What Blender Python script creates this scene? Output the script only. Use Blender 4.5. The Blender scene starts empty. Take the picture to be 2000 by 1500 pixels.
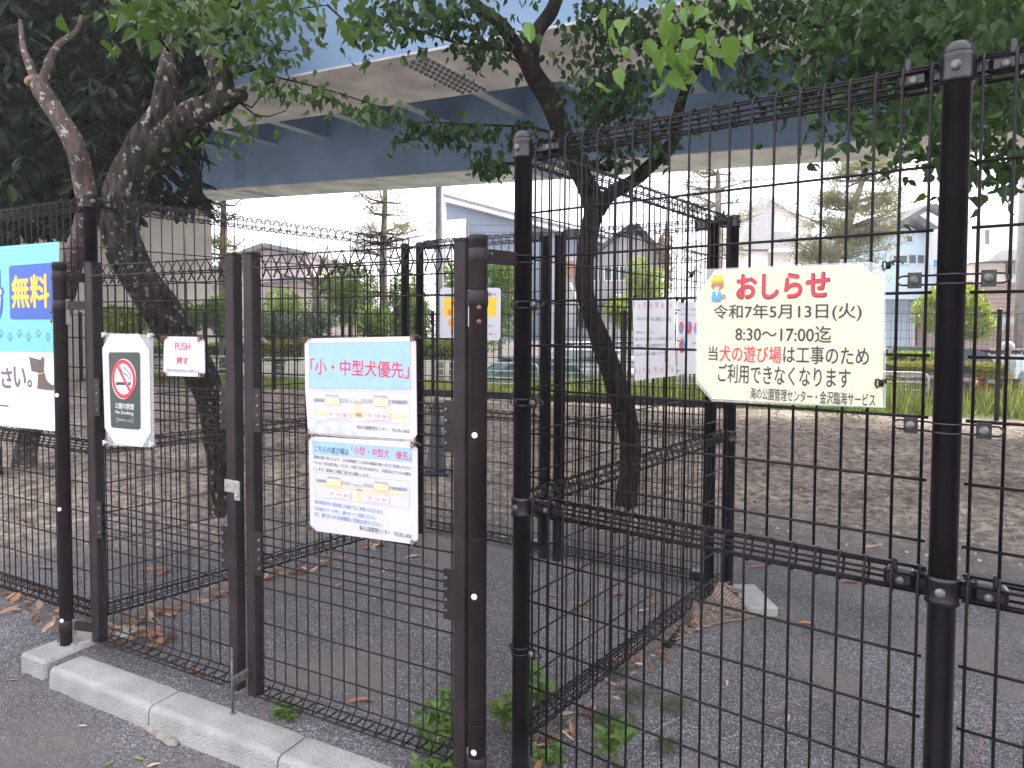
import bpy, math, random
import numpy as np
from mathutils import Vector, Matrix
random.seed(7); rng = np.random.default_rng(7)
scene = bpy.context.scene
COL = scene.collection
R_ = math.radians

# ------------------------------------------------------------------ camera
HC = 1.56                     # eye height above the gravel inside the gate
FPX, CX, CY = 1370.0, 1000.0, 693.0
YAW, PITCH, ROLL = R_(37.3), R_(2.3), R_(0.27)
f0 = Vector((-math.sin(YAW), math.cos(YAW), 0)); r0 = Vector((math.cos(YAW), math.sin(YAW), 0))
cF = (f0*math.cos(PITCH) - Vector((0, 0, 1))*math.sin(PITCH)).normalized()
cU0 = r0.cross(cF)
cR = (r0*math.cos(ROLL) + cU0*math.sin(ROLL)).normalized()
cU = cR.cross(cF).normalized()
cam_d = bpy.data.cameras.new('camera'); cam = bpy.data.objects.new('camera', cam_d); COL.objects.link(cam)
m = Matrix(((cR.x, cU.x, -cF.x), (cR.y, cU.y, -cF.y), (cR.z, cU.z, -cF.z)))
cam.matrix_world = Matrix.Translation((0, 0, HC)) @ m.to_4x4()
cam_d.sensor_width = 36; cam_d.sensor_fit = 'HORIZONTAL'
cam_d.lens = 36*FPX/2000; cam_d.shift_y = (CY-750)/2000
cam_d.clip_end = 600; cam_d.clip_start = .05
cam_d.dof.use_dof = False
scene.camera = cam

# ------------------------------------------------------------------ daylight: bright overcast
W = bpy.data.worlds.new('World'); scene.world = W; W.use_nodes = True
nt = W.node_tree; nt.nodes.clear()
out = nt.nodes.new('ShaderNodeOutputWorld'); bg = nt.nodes.new('ShaderNodeBackground')
sky = nt.nodes.new('ShaderNodeTexSky'); sky.sky_type = 'NISHITA'; sky.sun_disc = False
SUN_EL, SUN_AZ = R_(55), R_(78)      # high, beyond the viaduct, through thin bright cloud
sky.sun_elevation = SUN_EL; sky.sun_rotation = R_(90)-SUN_AZ; sky.dust_density = 4; sky.air_density = 1
mx = nt.nodes.new('ShaderNodeMix'); mx.data_type = 'RGBA'; mx.inputs[0].default_value = .78
mx.inputs[7].default_value = (10.6, 10.5, 11.4, 1)       # the white cloud layer
nt.links.new(sky.outputs[0], mx.inputs[6]); nt.links.new(mx.outputs[2], bg.inputs[0])
bg.inputs[1].default_value = .12; nt.links.new(bg.outputs[0], out.inputs[0])
sd = bpy.data.lights.new('sun', 'SUN'); sd.energy = 3.2; sd.angle = R_(12); sd.color = (1, .96, .9)
so = bpy.data.objects.new('sun', sd); COL.objects.link(so)
so.rotation_euler = Vector((math.cos(SUN_AZ)*math.cos(SUN_EL), math.sin(SUN_AZ)*math.cos(SUN_EL), math.sin(SUN_EL))).to_track_quat('Z', 'Y').to_euler()
vs = scene.view_settings; vs.view_transform = 'Standard'; vs.look = 'None'; vs.gamma = 1; vs.use_curve_mapping = False
vs.exposure = 1.68
scene.render.resolution_x = 1024; scene.render.resolution_y = 768
scene.cycles.max_bounces = 8; scene.cycles.transparent_max_bounces = 16
scene.cycles.use_denoising = True

# ------------------------------------------------------------------ placing helpers: a direction seen, met by a real plane
def ray(px, py): return cF + cR*((px-CX)/FPX) + cU*((CY-py)/FPX)
C0 = Vector((0, 0, HC))
def onz(px, py, z=0.0):
    d = ray(px, py); return C0 + d*((z-HC)/d.z)
def ond(px, py, dist):
    d = ray(px, py); return C0 + d*(dist/d.dot(f0))
def onplane(px, py, P, n):
    d = ray(px, py); return C0 + d*((P-C0).dot(n)/d.dot(n))
def V2(p): return Vector((p[0], p[1], 0))

# ------------------------------------------------------------------ object helpers
def tag(o, label=None, cat=None, group=None, kind=None):
    if label: o['label'] = label
    if cat: o['category'] = cat
    if group: o['group'] = group
    if kind: o['kind'] = kind
    return o
def thing(name, label, cat, loc=(0, 0, 0), group=None, rz=0):
    o = bpy.data.objects.new(name, None); COL.objects.link(o); o.location = loc; o.rotation_euler = (0, 0, rz)
    o.empty_display_size = .1
    return tag(o, label, cat, group)
class MB:
    def __init__(s): s.v = []; s.f = []; s.sm = []
    def add(s, vs, fs, smooth=False):
        b = len(s.v); s.v += [tuple(x) for x in vs]; s.f += [tuple(i+b for i in f) for f in fs]; s.sm += [smooth]*len(fs)
    def box(s, c, size, rot=None, bev=0):
        hx, hy, hz = [a/2 for a in size]
        if bev:
            vs = []; 
            for sx in (-1, 1):
                for sy in (-1, 1):
                    for sz in (-1, 1):
                        vs += [Vector((sx*(hx-bev), sy*(hy-bev), sz*hz)), Vector((sx*(hx-bev), sy*hy, sz*(hz-bev))), Vector((sx*hx, sy*(hy-bev), sz*(hz-bev)))]
            def I(sx, sy, sz, k): return (((sx > 0)*2+(sy > 0))*2+(sz > 0))*3+k
            fs = []
            for z in (-1, 1): q = [I(-1,-1,z,0), I(1,-1,z,0), I(1,1,z,0), I(-1,1,z,0)]; fs.append(q if z > 0 else q[::-1])
            for y in (-1, 1): q = [I(-1,y,-1,1), I(1,y,-1,1), I(1,y,1,1), I(-1,y,1,1)]; fs.append(q if y < 0 else q[::-1])
            for x in (-1, 1): q = [I(x,-1,-1,2), I(x,1,-1,2), I(x,1,1,2), I(x,-1,1,2)]; fs.append(q if x > 0 else q[::-1])
            for a in (-1, 1):
                for b in (-1, 1):
                    fs.append([I(-1,a,b,0), I(1,a,b,0), I(1,a,b,1), I(-1,a,b,1)])
                    fs.append([I(a,-1,b,0), I(a,1,b,0), I(a,1,b,2), I(a,-1,b,2)])
                    fs.append([I(a,b,-1,1), I(a,b,1,1), I(a,b,1,2), I(a,b,-1,2)])
                    for c2 in (-1, 1): fs.append([I(a,b,c2,0), I(a,b,c2,1), I(a,b,c2,2)])
        else:
            vs = [Vector((x, y, z)) for x in (-hx, hx) for y in (-hy, hy) for z in (-hz, hz)]
            fs = [(0,1,3,2), (4,6,7,5), (0,4,5,1), (2,3,7,6), (0,2,6,4), (1,5,7,3)]
        if rot is not None: vs = [rot @ v for v in vs]
        c = Vector(c); s.add([v+c for v in vs], fs)
    def bar(s, a, b, w, h, up=Vector((0, 0, 1)), bev=0):
        a = Vector(a); b = Vector(b); x = (b-a).normalized(); y = up.cross(x)
        if y.length < 1e-4: y = Vector((1, 0, 0)).cross(x)
        y.normalize(); z = x.cross(y)
        s.box((a+b)/2, ((b-a).length, w, h), Matrix((x, y, z)).transposed(), bev)
    def tube(s, pts, r, n=8, cap=True, smooth=True, closed=False):
        pts = [Vector(p) for p in pts]; m_ = len(pts)
        rs = r if isinstance(r, (list, tuple)) else [r]*m_
        vs = []; prev = None
        for i, p in enumerate(pts):
            if closed: t = pts[(i+1) % m_]-pts[i-1]
            else: t = (pts[min(i+1, m_-1)]-pts[max(i-1, 0)])
            t.normalize()
            if prev is None:
                ref = Vector((0, 0, 1)) if abs(t.z) < .9 else Vector((1, 0, 0)); u = t.cross(ref).normalized()
            else: u = (prev - t*prev.dot(t)).normalized()
            prev = u; w = t.cross(u)
            for k in range(n):
                a = 2*math.pi*k/n; vs.append(p + (u*math.cos(a)+w*math.sin(a))*rs[i])
        fs = []
        for i in range(m_ if closed else m_-1):
            j = (i+1) % m_
            for k in range(n): fs.append((i*n+k, i*n+(k+1) % n, j*n+(k+1) % n, j*n+k))
        b = len(s.v); s.add(vs, fs, smooth)
        if cap and not closed:
            s.f += [tuple(b+k for k in range(n))[::-1], tuple(b+(m_-1)*n+k for k in range(n))]; s.sm += [False, False]
    def lathe(s, c, prof, n=16, axis=None, smooth=True):
        c = Vector(c); q = axis.to_track_quat('Z', 'Y') if axis is not None else None
        vs = []
        for r, z in prof:
            for k in range(n):
                a = 2*math.pi*k/n; v = Vector((r*math.cos(a), r*math.sin(a), z)); vs.append(c + (q @ v if q else v))
        fs = [(i*n+k, i*n+(k+1) % n, (i+1)*n+(k+1) % n, (i+1)*n+k) for i in range(len(prof)-1) for k in range(n)]
        b = len(s.v); s.add(vs, fs, smooth)
        s.f += [tuple(b+k for k in range(n))[::-1], tuple(b+(len(prof)-1)*n+k for k in range(n))]; s.sm += [False, False]
    def prism(s, poly, off):       # poly: list of 3D points (planar), off: extrusion vector
        n = len(poly); poly = [Vector(p) for p in poly]; off = Vector(off)
        vs = poly + [p+off for p in poly]
        s.add(vs, [tuple(range(n))[::-1], tuple(range(n, 2*n))] + [(k, (k+1) % n, n+(k+1) % n, n+k) for k in range(n)])
    def mesh(s, name):
        me = bpy.data.meshes.new(name); me.from_pydata(s.v, [], s.f)
        me.polygons.foreach_set('use_smooth', s.sm); me.update(); return me
    def build(s, name, mat, parent=None, kind=None, local=True):
        me = s.mesh(name); me.materials.append(mat)
        return link(name, me, parent, kind, local)
def link(name, me, parent=None, kind=None, local=False, loc=None):
    o = bpy.data.objects.new(name, me); COL.objects.link(o)
    if parent is not None: o.parent = parent
    if loc is not None: o.location = loc
    if kind: o['kind'] = kind
    return o
def wbuild(mb, name, mat, parent, kind=None):      # geometry given in world coordinates under an unrotated parent chain
    org = Vector((0, 0, 0)); p = parent
    while p is not None: org += Vector(p.location); p = p.parent
    me = mb.mesh(name); me.materials.append(mat); me.transform(Matrix.Translation(-org))
    return link(name, me, parent, kind)

# ------------------------------------------------------------------ materials
def newmat(name):
    m_ = bpy.data.materials.new(name); m_.use_nodes = True; t = m_.node_tree
    return m_, t, t.nodes['Principled BSDF']
def mat(name, col, rough=.6, metal=0, spec=.5, var=.12, scale=8, bump=0, bscale=40, col2=None, coat=0, detail=4, coords='Object'):
    m_, t, b = newmat(name); N = t.nodes; L = t.links
    tc = N.new('ShaderNodeTexCoord'); nz = N.new('ShaderNodeTexNoise'); nz.inputs['Scale'].default_value = scale; nz.inputs['Detail'].default_value = detail
    L.new(tc.outputs[coords], nz.inputs['Vector'])
    mix = N.new('ShaderNodeMix'); mix.data_type = 'RGBA'
    c1 = [c*(1-var) for c in col]; c2 = [min(1, c*(1+var)) for c in col] if col2 is None else col2
    mix.inputs[6].default_value = (*c1, 1); mix.inputs[7].default_value = (*c2, 1)
    cr = N.new('ShaderNodeMapRange'); cr.inputs[1].default_value = .35; cr.inputs[2].default_value = .65
    L.new(nz.outputs[0], cr.inputs[0]); L.new(cr.outputs[0], mix.inputs[0]); L.new(mix.outputs[2], b.inputs['Base Color'])
    b.inputs['Roughness'].default_value = rough; b.inputs['Metallic'].default_value = metal
    b.inputs['Specular IOR Level'].default_value = spec; b.inputs['Coat Weight'].default_value = coat
    if bump:
        n2 = N.new('ShaderNodeTexNoise'); n2.inputs['Scale'].default_value = bscale; n2.inputs['Detail'].default_value = 6
        L.new(tc.outputs[coords], n2.inputs['Vector'])
        bp = N.new('ShaderNodeBump'); bp.inputs['Strength'].default_value = bump; bp.inputs['Distance'].default_value = .02
        L.new(n2.outputs[0], bp.inputs['Height']); L.new(bp.outputs[0], b.inputs['Normal'])
    return m_
def leafmat(name, c1, c2, c3=None, rough=.45, trans=.35, spec=.4):
    m_, t, b = newmat(name); N = t.nodes; L = t.links; b.inputs['Specular IOR Level'].default_value = spec
    g = N.new('ShaderNodeNewGeometry'); cr = N.new('ShaderNodeValToRGB')
    cr.color_ramp.elements[0].color = (*c1, 1); cr.color_ramp.elements[1].color = (*c2, 1)
    if c3: e = cr.color_ramp.elements.new(.93); e.color = (*c2, 1); cr.color_ramp.elements[-1].color = (*c3, 1)
    L.new(g.outputs['Random Per Island'], cr.inputs[0]); L.new(cr.outputs[0], b.inputs['Base Color'])
    b.inputs['Roughness'].default_value = rough
    tr = N.new('ShaderNodeBsdfTranslucent'); hs = N.new('ShaderNodeHueSaturation'); hs.inputs['Value'].default_value = 1.5
    hs.inputs['Hue'].default_value = .485; hs.inputs['Saturation'].default_value = 1.1
    L.new(cr.outputs[0], hs.inputs['Color']); L.new(hs.outputs[0], tr.inputs['Color'])
    mx_ = N.new('ShaderNodeMixShader'); mx_.inputs[0].default_value = trans
    L.new(b.outputs[0], mx_.inputs[1]); L.new(tr.outputs[0], mx_.inputs[2]); L.new(mx_.outputs[0], N['Material Output'].inputs[0])
    return m_
M = {}
M['fence'] = mat('black_coated_steel', (.009, .007, .009), .30, scale=9, var=.5, bump=.08, bscale=90)
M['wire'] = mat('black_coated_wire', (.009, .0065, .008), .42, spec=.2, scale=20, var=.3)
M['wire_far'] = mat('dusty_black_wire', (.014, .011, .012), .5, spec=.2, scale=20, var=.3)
M['gate'] = mat('dark_brown_steel', (.019, .0135, .015), .52, spec=.28, scale=7, var=.4, bump=.08, bscale=120)
M['gwire'] = mat('dark_brown_wire', (.014, .010, .012), .5, spec=.18, scale=14, var=.25)
M['bolt'] = mat('weathered_bolt', (.12, .115, .11), .5, metal=.4, scale=60, var=.4)
M['steel'] = mat('galvanised_steel', (.45, .45, .44), .35, metal=.7, scale=40, var=.2)
M['rust'] = mat('rusty_bolt', (.16, .085, .045), .6, metal=.3, scale=60, var=.4)
M['white'] = mat('white_plastic', (.68, .68, .70), .45, var=.03)
M['paper'] = mat('laminated_white_paper', (.54, .54, .56), .35, var=.03, scale=6)
M['cream'] = mat('pale_yellow_paper', (.57, .57, .41), .35, var=.025, scale=5)
M['concrete'] = mat('pale_concrete', (.33, .32, .305), .9, scale=7, var=.14, bump=.5, bscale=160, detail=8)
M['kerb'] = mat('kerb_concrete', (.33, .325, .305), .92, scale=6, var=.15, bump=.8, bscale=130, detail=14)
def ink(name, c, rough=.5): return mat(name, c, rough, var=.04, scale=30)
I_red = ink('red_ink', (.62, .03, .05)); I_dark = ink('dark_ink', (.035, .03, .045)); I_grey = ink('grey_ink', (.12, .12, .14))
I_blue = ink('blue_ink', (.10, .22, .48)); I_sky = ink('pale_blue_ink', (.29, .46, .68)); I_teal = ink('teal_ink', (.15, .50, .50))
I_royal = ink('royal_blue_ink', (.015, .085, .40)); I_yel = ink('yellow_ink', (.85, .50, .03)); I_tan = ink('tan_ink', (.72, .52, .30))
I_gry2 = ink('mid_grey_ink', (.36, .36, .38)); I_wht = ink('white_ink', (.62, .62, .63)); I_green = ink('dark_green_ink', (.035, .05, .042))
I_brown = ink('brown_ink', (.10, .075, .06)); I_pink = ink('pink_ink', (.62, .25, .25)); I_oran = ink('orange_ink', (.75, .30, .05))
# ================================================================== plan of the place (metres; gravel level z = 0)
FY = 1.95
A = Vector((-1.441, FY, 0)); B = Vector((-.183, FY, 0))
def pfoot(px, py_ground): p = onz(px, py_ground); p.z = 0; return p
Pc = ond(180, 637, 3.49); Pc.z = 0
Cc = ond(1430, 637, 4.04); Cc.z = 0
Qc = ond(820, 637, 5.24); Qc.z = 0
Mg = ond(475, 637, 2.84); Mg.z = 0
G2 = ond(934, 637, 2.28); G2.z = 0
G1 = ond(118, 637, 3.34); G1.z = 0
gdir = (G2-G1).normalized(); gn = Vector((gdir.y, -gdir.x, 0))          # gn points to the camera side
Ffar0 = ond(535, 637, 17.1); Ffar0.z = 0
Ffar1 = ond(1950, 637, 12.0); Ffar1.z = 0
fdir = (Ffar1-Ffar0).normalized(); fn = Vector((fdir.y, -fdir.x, 0))    # to the camera side
# kerb line (its back top edge)
K0 = onz(190, 1293, 0); K1 = onz(760, 1500, 0)
kdir = (K1-K0).normalized(); kn = Vector((kdir.y, -kdir.x, 0))
if kn.dot(C0-K0) < 0: kn = -kn

def sstep(a, b, x): t = np.clip((x-a)/(b-a), 0, 1); return t*t*(3-2*t)
def vnoise(x, y, seed=0):
    def h(i, j): 
        n = (i*374761393 + j*668265263 + seed*974634777) & 0x7fffffff
        n = ((n ^ (n >> 13))*1274126177) & 0x7fffffff
        return (n & 0xffff)/65535.0
    xi = np.floor(x).astype(np.int64); yi = np.floor(y).astype(np.int64); fx = x-xi; fy = y-yi
    fx = fx*fx*(3-2*fx); fy = fy*fy*(3-2*fy)
    return (h(xi, yi)*(1-fx)+h(xi+1, yi)*fx)*(1-fy) + (h(xi, yi+1)*(1-fx)+h(xi+1, yi+1)*fx)*fy
def ground_h(x, y):
    x = np.asarray(x, float); y = np.asarray(y, float)
    d = (x-K0.x)*kn.x + (y-K0.y)*kn.y                 # + : path side of the kerb
    along = (x-K0.x)*kdir.x + (y-K0.y)*kdir.y
    wdt = np.where(along < -.42, .45, np.where(along < -.02, .10, .04))
    z = -.085*sstep(0.03, 1, (d+np.where(along < -.42, .15, 0.0)-.05)/wdt*1.0)
    r = np.hypot(x, y)
    dirt = sstep(5.0, 7.0, r + .8*(vnoise(x*.8, y*.8, 3)-.5))
    fd = -((x-Ffar0.x)*fn.x + (y-Ffar0.y)*fn.y)       # + : beyond the far fence
    dirt = dirt*(1-sstep(-.5, .3, fd))
    bump = (vnoise(x*2.2, y*2.2, 1)-.5)*.03 + (vnoise(x*5, y*5, 2)-.5)*.03 + (vnoise(x*11, y*11, 4)-.5)*.035 + abs(vnoise(x*23, y*23, 6)-.5)*-.035
    z = z + dirt*bump + (vnoise(x*3, y*3, 5)-.5)*.006
    z = z - .72*sstep(2.5, 5.5, fd)
    return z

# ---- ground sheet: rings round the viewpoint, denser near, out to the horizon
na, nr = 620, 300
rr = np.concatenate([[.15], np.geomspace(.5, 4.5, 70), np.linspace(4.53, 12.5, 250), np.geomspace(12.6, 45, 50), [70, 120, 220, 400]])
# more angular detail toward the fenced run
aa = np.linspace(-math.pi, math.pi, na, endpoint=False)
aa = aa - .62*np.sin(aa)
aa = aa + math.atan2(f0.y, f0.x)
RR, AA = np.meshgrid(rr, aa, indexing='ij')
GX, GY = RR*np.cos(AA), RR*np.sin(AA); GZ = ground_h(GX, GY)
vv = np.stack([GX, GY, GZ], -1).reshape(-1, 3)
i0 = np.arange(len(rr)-1)[:, None]*na; j0 = np.arange(na)[None, :]; j1 = (j0+1) % na
ff = np.stack([i0+j0, i0+na+j0, i0+na+j1, i0+j1], -1).reshape(-1, 4)
def npmesh(name, v, f, smooth=False):
    me = bpy.data.meshes.new(name); k = f.shape[1]
    me.vertices.add(len(v)); me.vertices.foreach_set('co', np.ascontiguousarray(v, dtype=np.float32).ravel())
    me.loops.add(f.size); me.loops.foreach_set('vertex_index', f.ravel().astype(np.int32))
    me.polygons.add(len(f)); me.polygons.foreach_set('loop_start', np.arange(0, f.size, k, dtype=np.int32))
    me.polygons.foreach_set('loop_total', np.full(len(f), k, np.int32))
    me.polygons.foreach_set('use_smooth', np.full(len(f), smooth)); me.update(); me.validate(); return me
me = npmesh('ground', vv, ff, True)
# centre disc
gm, t, b = newmat('gravel_and_sandy_soil'); N = t.nodes; L = t.links
tc = N.new('ShaderNodeTexCoord'); 
def noise(sc, det=4, src=None): 
    n = N.new('ShaderNodeTexNoise'); n.inputs['Scale'].default_value = sc; n.inputs['Detail'].default_value = det; L.new(tc.outputs['Object'], n.inputs['Vector']); return n
def ramp(src, stops):
    r = N.new('ShaderNodeValToRGB'); e = r.color_ramp.elements
    e[0].position, e[0].color = stops[0][0], (*stops[0][1], 1); e[1].position, e[1].color = stops[-1][0], (*stops[-1][1], 1)
    for p, c in stops[1:-1]: x = e.new(p); x.color = (*c, 1)
    L.new(src, r.inputs[0]); return r
def mixc(f, a, c, typ='MIX'):
    x = N.new('ShaderNodeMix'); x.data_type = 'RGBA'; x.blend_type = typ
    if isinstance(f, float): x.inputs[0].default_value = f
    else: L.new(f, x.inputs[0])
    for i, q in ((6, a), (7, c)):
        if isinstance(q, tuple): x.inputs[i].default_value = (*q, 1)
        else: L.new(q, x.inputs[i])
    return x.outputs[2]
vo = N.new('ShaderNodeTexVoronoi'); vo.inputs['Scale'].default_value = 180; L.new(tc.outputs['Object'], vo.inputs['Vector'])
sepv = N.new('ShaderNodeSeparateColor'); L.new(vo.outputs['Color'], sepv.inputs[0])
stones = ramp(sepv.outputs[0], [(0, (.035, .033, .036)), (.35, (.085, .080, .086)), (.72, (.145, .138, .146)), (.93, (.22, .212, .22)), (1, (.42, .41, .42))])
big = ramp(noise(1.1, 5).outputs[0], [(.3, (.58, .56, .55)), (.7, (1.25, 1.25, 1.26))])
gravel = mixc(1.0, stones.outputs[0], big.outputs[0], 'MULTIPLY')
dust = ramp(noise(1.7, 9).outputs[0], [(.50, (0, 0, 0)), (.62, (1, 1, 1))])
fdm = N.new('ShaderNodeMath'); fdm.operation = 'MULTIPLY'; fdm.inputs[1].default_value = .75; L.new(dust.outputs[0], fdm.inputs[0])
gravel = mixc(fdm.outputs[0], gravel, (.15, .132, .12))
soil = ramp(noise(10, 8).outputs[0], [(.32, (.10, .074, .058)), (.46, (.25, .202, .164)), (.66, (.49, .415, .35))])
soil2 = mixc(1.0, soil.outputs[0], ramp(noise(1.0, 4).outputs[0], [(.35, (.62, .60, .58)), (.65, (1.2, 1.19, 1.16))]).outputs[0], 'MULTIPLY')
# masks from position
pos = N.new('ShaderNodeSeparateXYZ'); L.new(tc.outputs['Object'], pos.inputs[0])
ln = N.new('ShaderNodeVectorMath'); ln.operation = 'LENGTH'; L.new(tc.outputs['Object'], ln.inputs[0])
nd = noise(.8, 5); ad = N.new('ShaderNodeMath'); ad.operation = 'MULTIPLY_ADD'; ad.inputs[1].default_value = 2.4; L.new(nd.outputs[0], ad.inputs[0]); L.new(ln.outputs['Value'], ad.inputs[2])
mr = N.new('ShaderNodeMapRange'); mr.inputs[1].default_value = 6.1; mr.inputs[2].default_value = 8.0; L.new(ad.outputs[0], mr.inputs[0])
c1 = mixc(mr.outputs[0], gravel, soil2)
def planedist(P, n):
    dp = N.new('ShaderNodeVectorMath'); dp.operation = 'DOT_PRODUCT'; L.new(tc.outputs['Object'], dp.inputs[0]); dp.inputs[1].default_value = tuple(n)
    s_ = N.new('ShaderNodeMath'); s_.operation = 'SUBTRACT'; L.new(dp.outputs['Value'], s_.inputs[0]); s_.inputs[1].default_value = Vector(P).dot(n); return s_
fdn = planedist(Ffar0, -fn)
mg = N.new('ShaderNodeMapRange'); mg.inputs[1].default_value = -.1; mg.inputs[2].default_value = .25; L.new(fdn.outputs[0], mg.inputs[0])
c2 = mixc(mg.outputs[0], c1, ramp(noise(5, 5).outputs[0], [(.3, (.05, .06, .025)), (.7, (.12, .15, .05))]).outputs[0])
mr2 = N.new('ShaderNodeMapRange'); mr2.inputs[1].default_value = 4.8; mr2.inputs[2].default_value = 5.2; L.new(fdn.outputs[0], mr2.inputs[0])
c3 = mixc(mr2.outputs[0], c2, (.27, .27, .27))
kd = planedist(K0, kn)
mk = N.new('ShaderNodeMapRange'); mk.inputs[1].default_value = .0; mk.inputs[2].default_value = .5; L.new(kd.outputs[0], mk.inputs[0])
mk2 = N.new('ShaderNodeMath'); mk2.operation = 'MULTIPLY'; mk2.inputs[1].default_value = .6; L.new(mk.outputs[0], mk2.inputs[0])
c4 = mixc(mk2.outputs[0], c3, ramp(noise(6, 8).outputs[0], [(.3, (.075, .062, .062)), (.7, (.14, .122, .118))]).outputs[0])
L.new(c4, b.inputs['Base Color']); b.inputs['Roughness'].default_value = .9
bp = N.new('ShaderNodeBump'); bp.inputs['Strength'].default_value = .9; bp.inputs['Distance'].default_value = .006
L.new(vo.outputs['Distance'], bp.inputs['Height'])
bp2 = N.new('ShaderNodeBump'); bp2.inputs['Strength'].default_value = .8; bp2.inputs['Distance'].default_value = .03
L.new(noise(22, 8).outputs[0], bp2.inputs['Height']); L.new(bp.outputs[0], bp2.inputs['Normal']); L.new(bp2.outputs[0], b.inputs['Normal'])
me.materials.append(gm); g = link('ground', me, kind='structure')

# loose grit on the gravel that catches light
def scatter(n, fn_pos, template_v, template_f, scale_rng, name, material, parent=None, kind='stuff', tilt=3.14, label=None, cat=None):
    T = np.array(template_v, float); Fc = np.array(template_f, int)
    P = fn_pos(n); n = len(P)
    s = rng.uniform(*scale_rng, n)
    q = rng.normal(size=(n, 4)); q /= np.linalg.norm(q, axis=1)[:, None]
    w, x, y, z = q.T
    Rm = np.stack([1-2*(y*y+z*z), 2*(x*y-z*w), 2*(x*z+y*w), 2*(x*y+z*w), 1-2*(x*x+z*z), 2*(y*z-x*w), 2*(x*z-y*w), 2*(y*z+x*w), 1-2*(x*x+y*y)], -1).reshape(-1, 3, 3)
    V = np.einsum('nij,kj->nki', Rm, T)*s[:, None, None] + P[:, None, :]
    Fa = Fc[None]+np.arange(n)[:, None, None]*len(T)
    me = npmesh(name, V.reshape(-1, 3), Fa.reshape(-1, Fc.shape[1])); me.materials.append(material)
    o = link(name, me, parent, kind)
    if label: tag(o, label, cat)
    return o
octv = [(1,0,0), (-.9,.2,0), (0,.8,.1), (.1,-.9,0), (0,0,.7), (0,.1,-.6)]
octf = [(0,2,4), (2,1,4), (1,3,4), (3,0,4), (2,0,5), (1,2,5), (3,1,5), (0,3,5)]
def gpos(n):
    a = rng.uniform(-.75, .72, n) + math.atan2(f0.y, f0.x); r = rng.uniform(1.3**.5, 7.5**.5, n)**2
    x = r*np.cos(a); y = r*np.sin(a); z = ground_h(x, y)
    return np.stack([x, y, z+.001], -1)
M['grit'] = leafmat('mixed_grit', (.05, .048, .05), (.28, .272, .275), rough=.8, trans=0)
scatter(42000, gpos, octv, octf, (.0018, .0048), 'gravel', M['grit'])
def cpos(n):
    a = rng.uniform(-.72, .70, n) + math.atan2(f0.y, f0.x); r = rng.uniform(5.5, 14, n)
    x = r*np.cos(a); y = r*np.sin(a); k = ((x-Ffar0.x)*fn.x + (y-Ffar0.y)*fn.y) > .1
    x = x[k]; y = y[k]; return np.stack([x, y, ground_h(x, y)+.003], -1)
M['clod'] = leafmat('dry_soil_clods', (.10, .08, .065), (.42, .37, .32), rough=.95, trans=0)
scatter(9000, cpos, octv, octf, (.006, .022), 'soil_clods', M['clod'])

# ---- kerb of rounded concrete blocks
kt = thing('kerb', 'pale concrete kerb with rounded edge running in front of the gate', 'kerb', K0)
kt['kind'] = 'structure'
prof = [(-.0, -.16), (0, .004), (.003, .010), (.008, .012), (.06, .012), (.118, .012)]+[(.122+.024*math.sin(a), -.012+.024*math.cos(a)) for a in [0, .3, .6, .9, 1.2, 1.5]]+[(.1465, -.02), (.150, -.08), (.152, -.16)]
cuts = [-.12, .98*0+ (onz(350, 1353)-K0).dot(kdir), (onz(600, 1441)-K0).dot(kdir)]
seg = cuts[2]-cuts[1]; cuts += [cuts[2]+seg*i for i in range(1, 5)]
for i in range(len(cuts)-1):
    a, e = cuts[i]+.004, cuts[i+1]-.004; mb = MB(); rings = []
    ns = 14
    for k in range(ns+1):
        u = a+(e-a)*k/ns; ins = .006 if k in (0, ns) else 0
        for p in prof:
            w = Vector(K0)+kdir*u+kn*(p[0]+ (random.uniform(-.0002, .0002)))+Vector((0, 0, p[1]-ins*(p[1] > -.1)+random.uniform(-.0003, .0003))); rings.append(w)
    n = len(prof); mb.add(rings, [(k*n+j, k*n+j+1, (k+1)*n+j+1, (k+1)*n+j) for k in range(ns) for j in range(n-1)], True)
    mb.add(rings[:n], [tuple(range(n))]); mb.add(rings[-n:], [tuple(range(n))[::-1]])
    wbuild(mb, 'kerb_block', M['kerb'], kt)
# spilt mortar along the kerb foot
mb = MB(); c = onz(235, 1395, -.083); 
for (px, py, r) in ((325, 1436, .075), (262, 1402, .04)):
    c = onz(px, py, -.083); pts = []
    for k in range(22):
        a = k/22*2*math.pi; q = r*(1+.3*math.sin(3*a+px)+random.uniform(-.12, .12)); pts.append(c+kdir*math.cos(a)*q*1.5+kn*math.sin(a)*q*.45)
    top = [p+(c-p)*.25+Vector((0, 0, .012)) for p in pts]
    mb.add(pts+top+[c+Vector((0, 0, .013))], [(k, (k+1) % 22, 22+(k+1) % 22, 22+k) for k in range(22)]+[(22+k, 22+(k+1) % 22, 44) for k in range(22)], True)
tag(mb.build('spilt_mortar', mat('muddy_mortar', (.20, .175, .155), .95, var=.3, scale=14, bump=.6, bscale=60)), 'thin crust of spilt mortar on the path along the kerb foot', 'mortar', kind='stuff')

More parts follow.
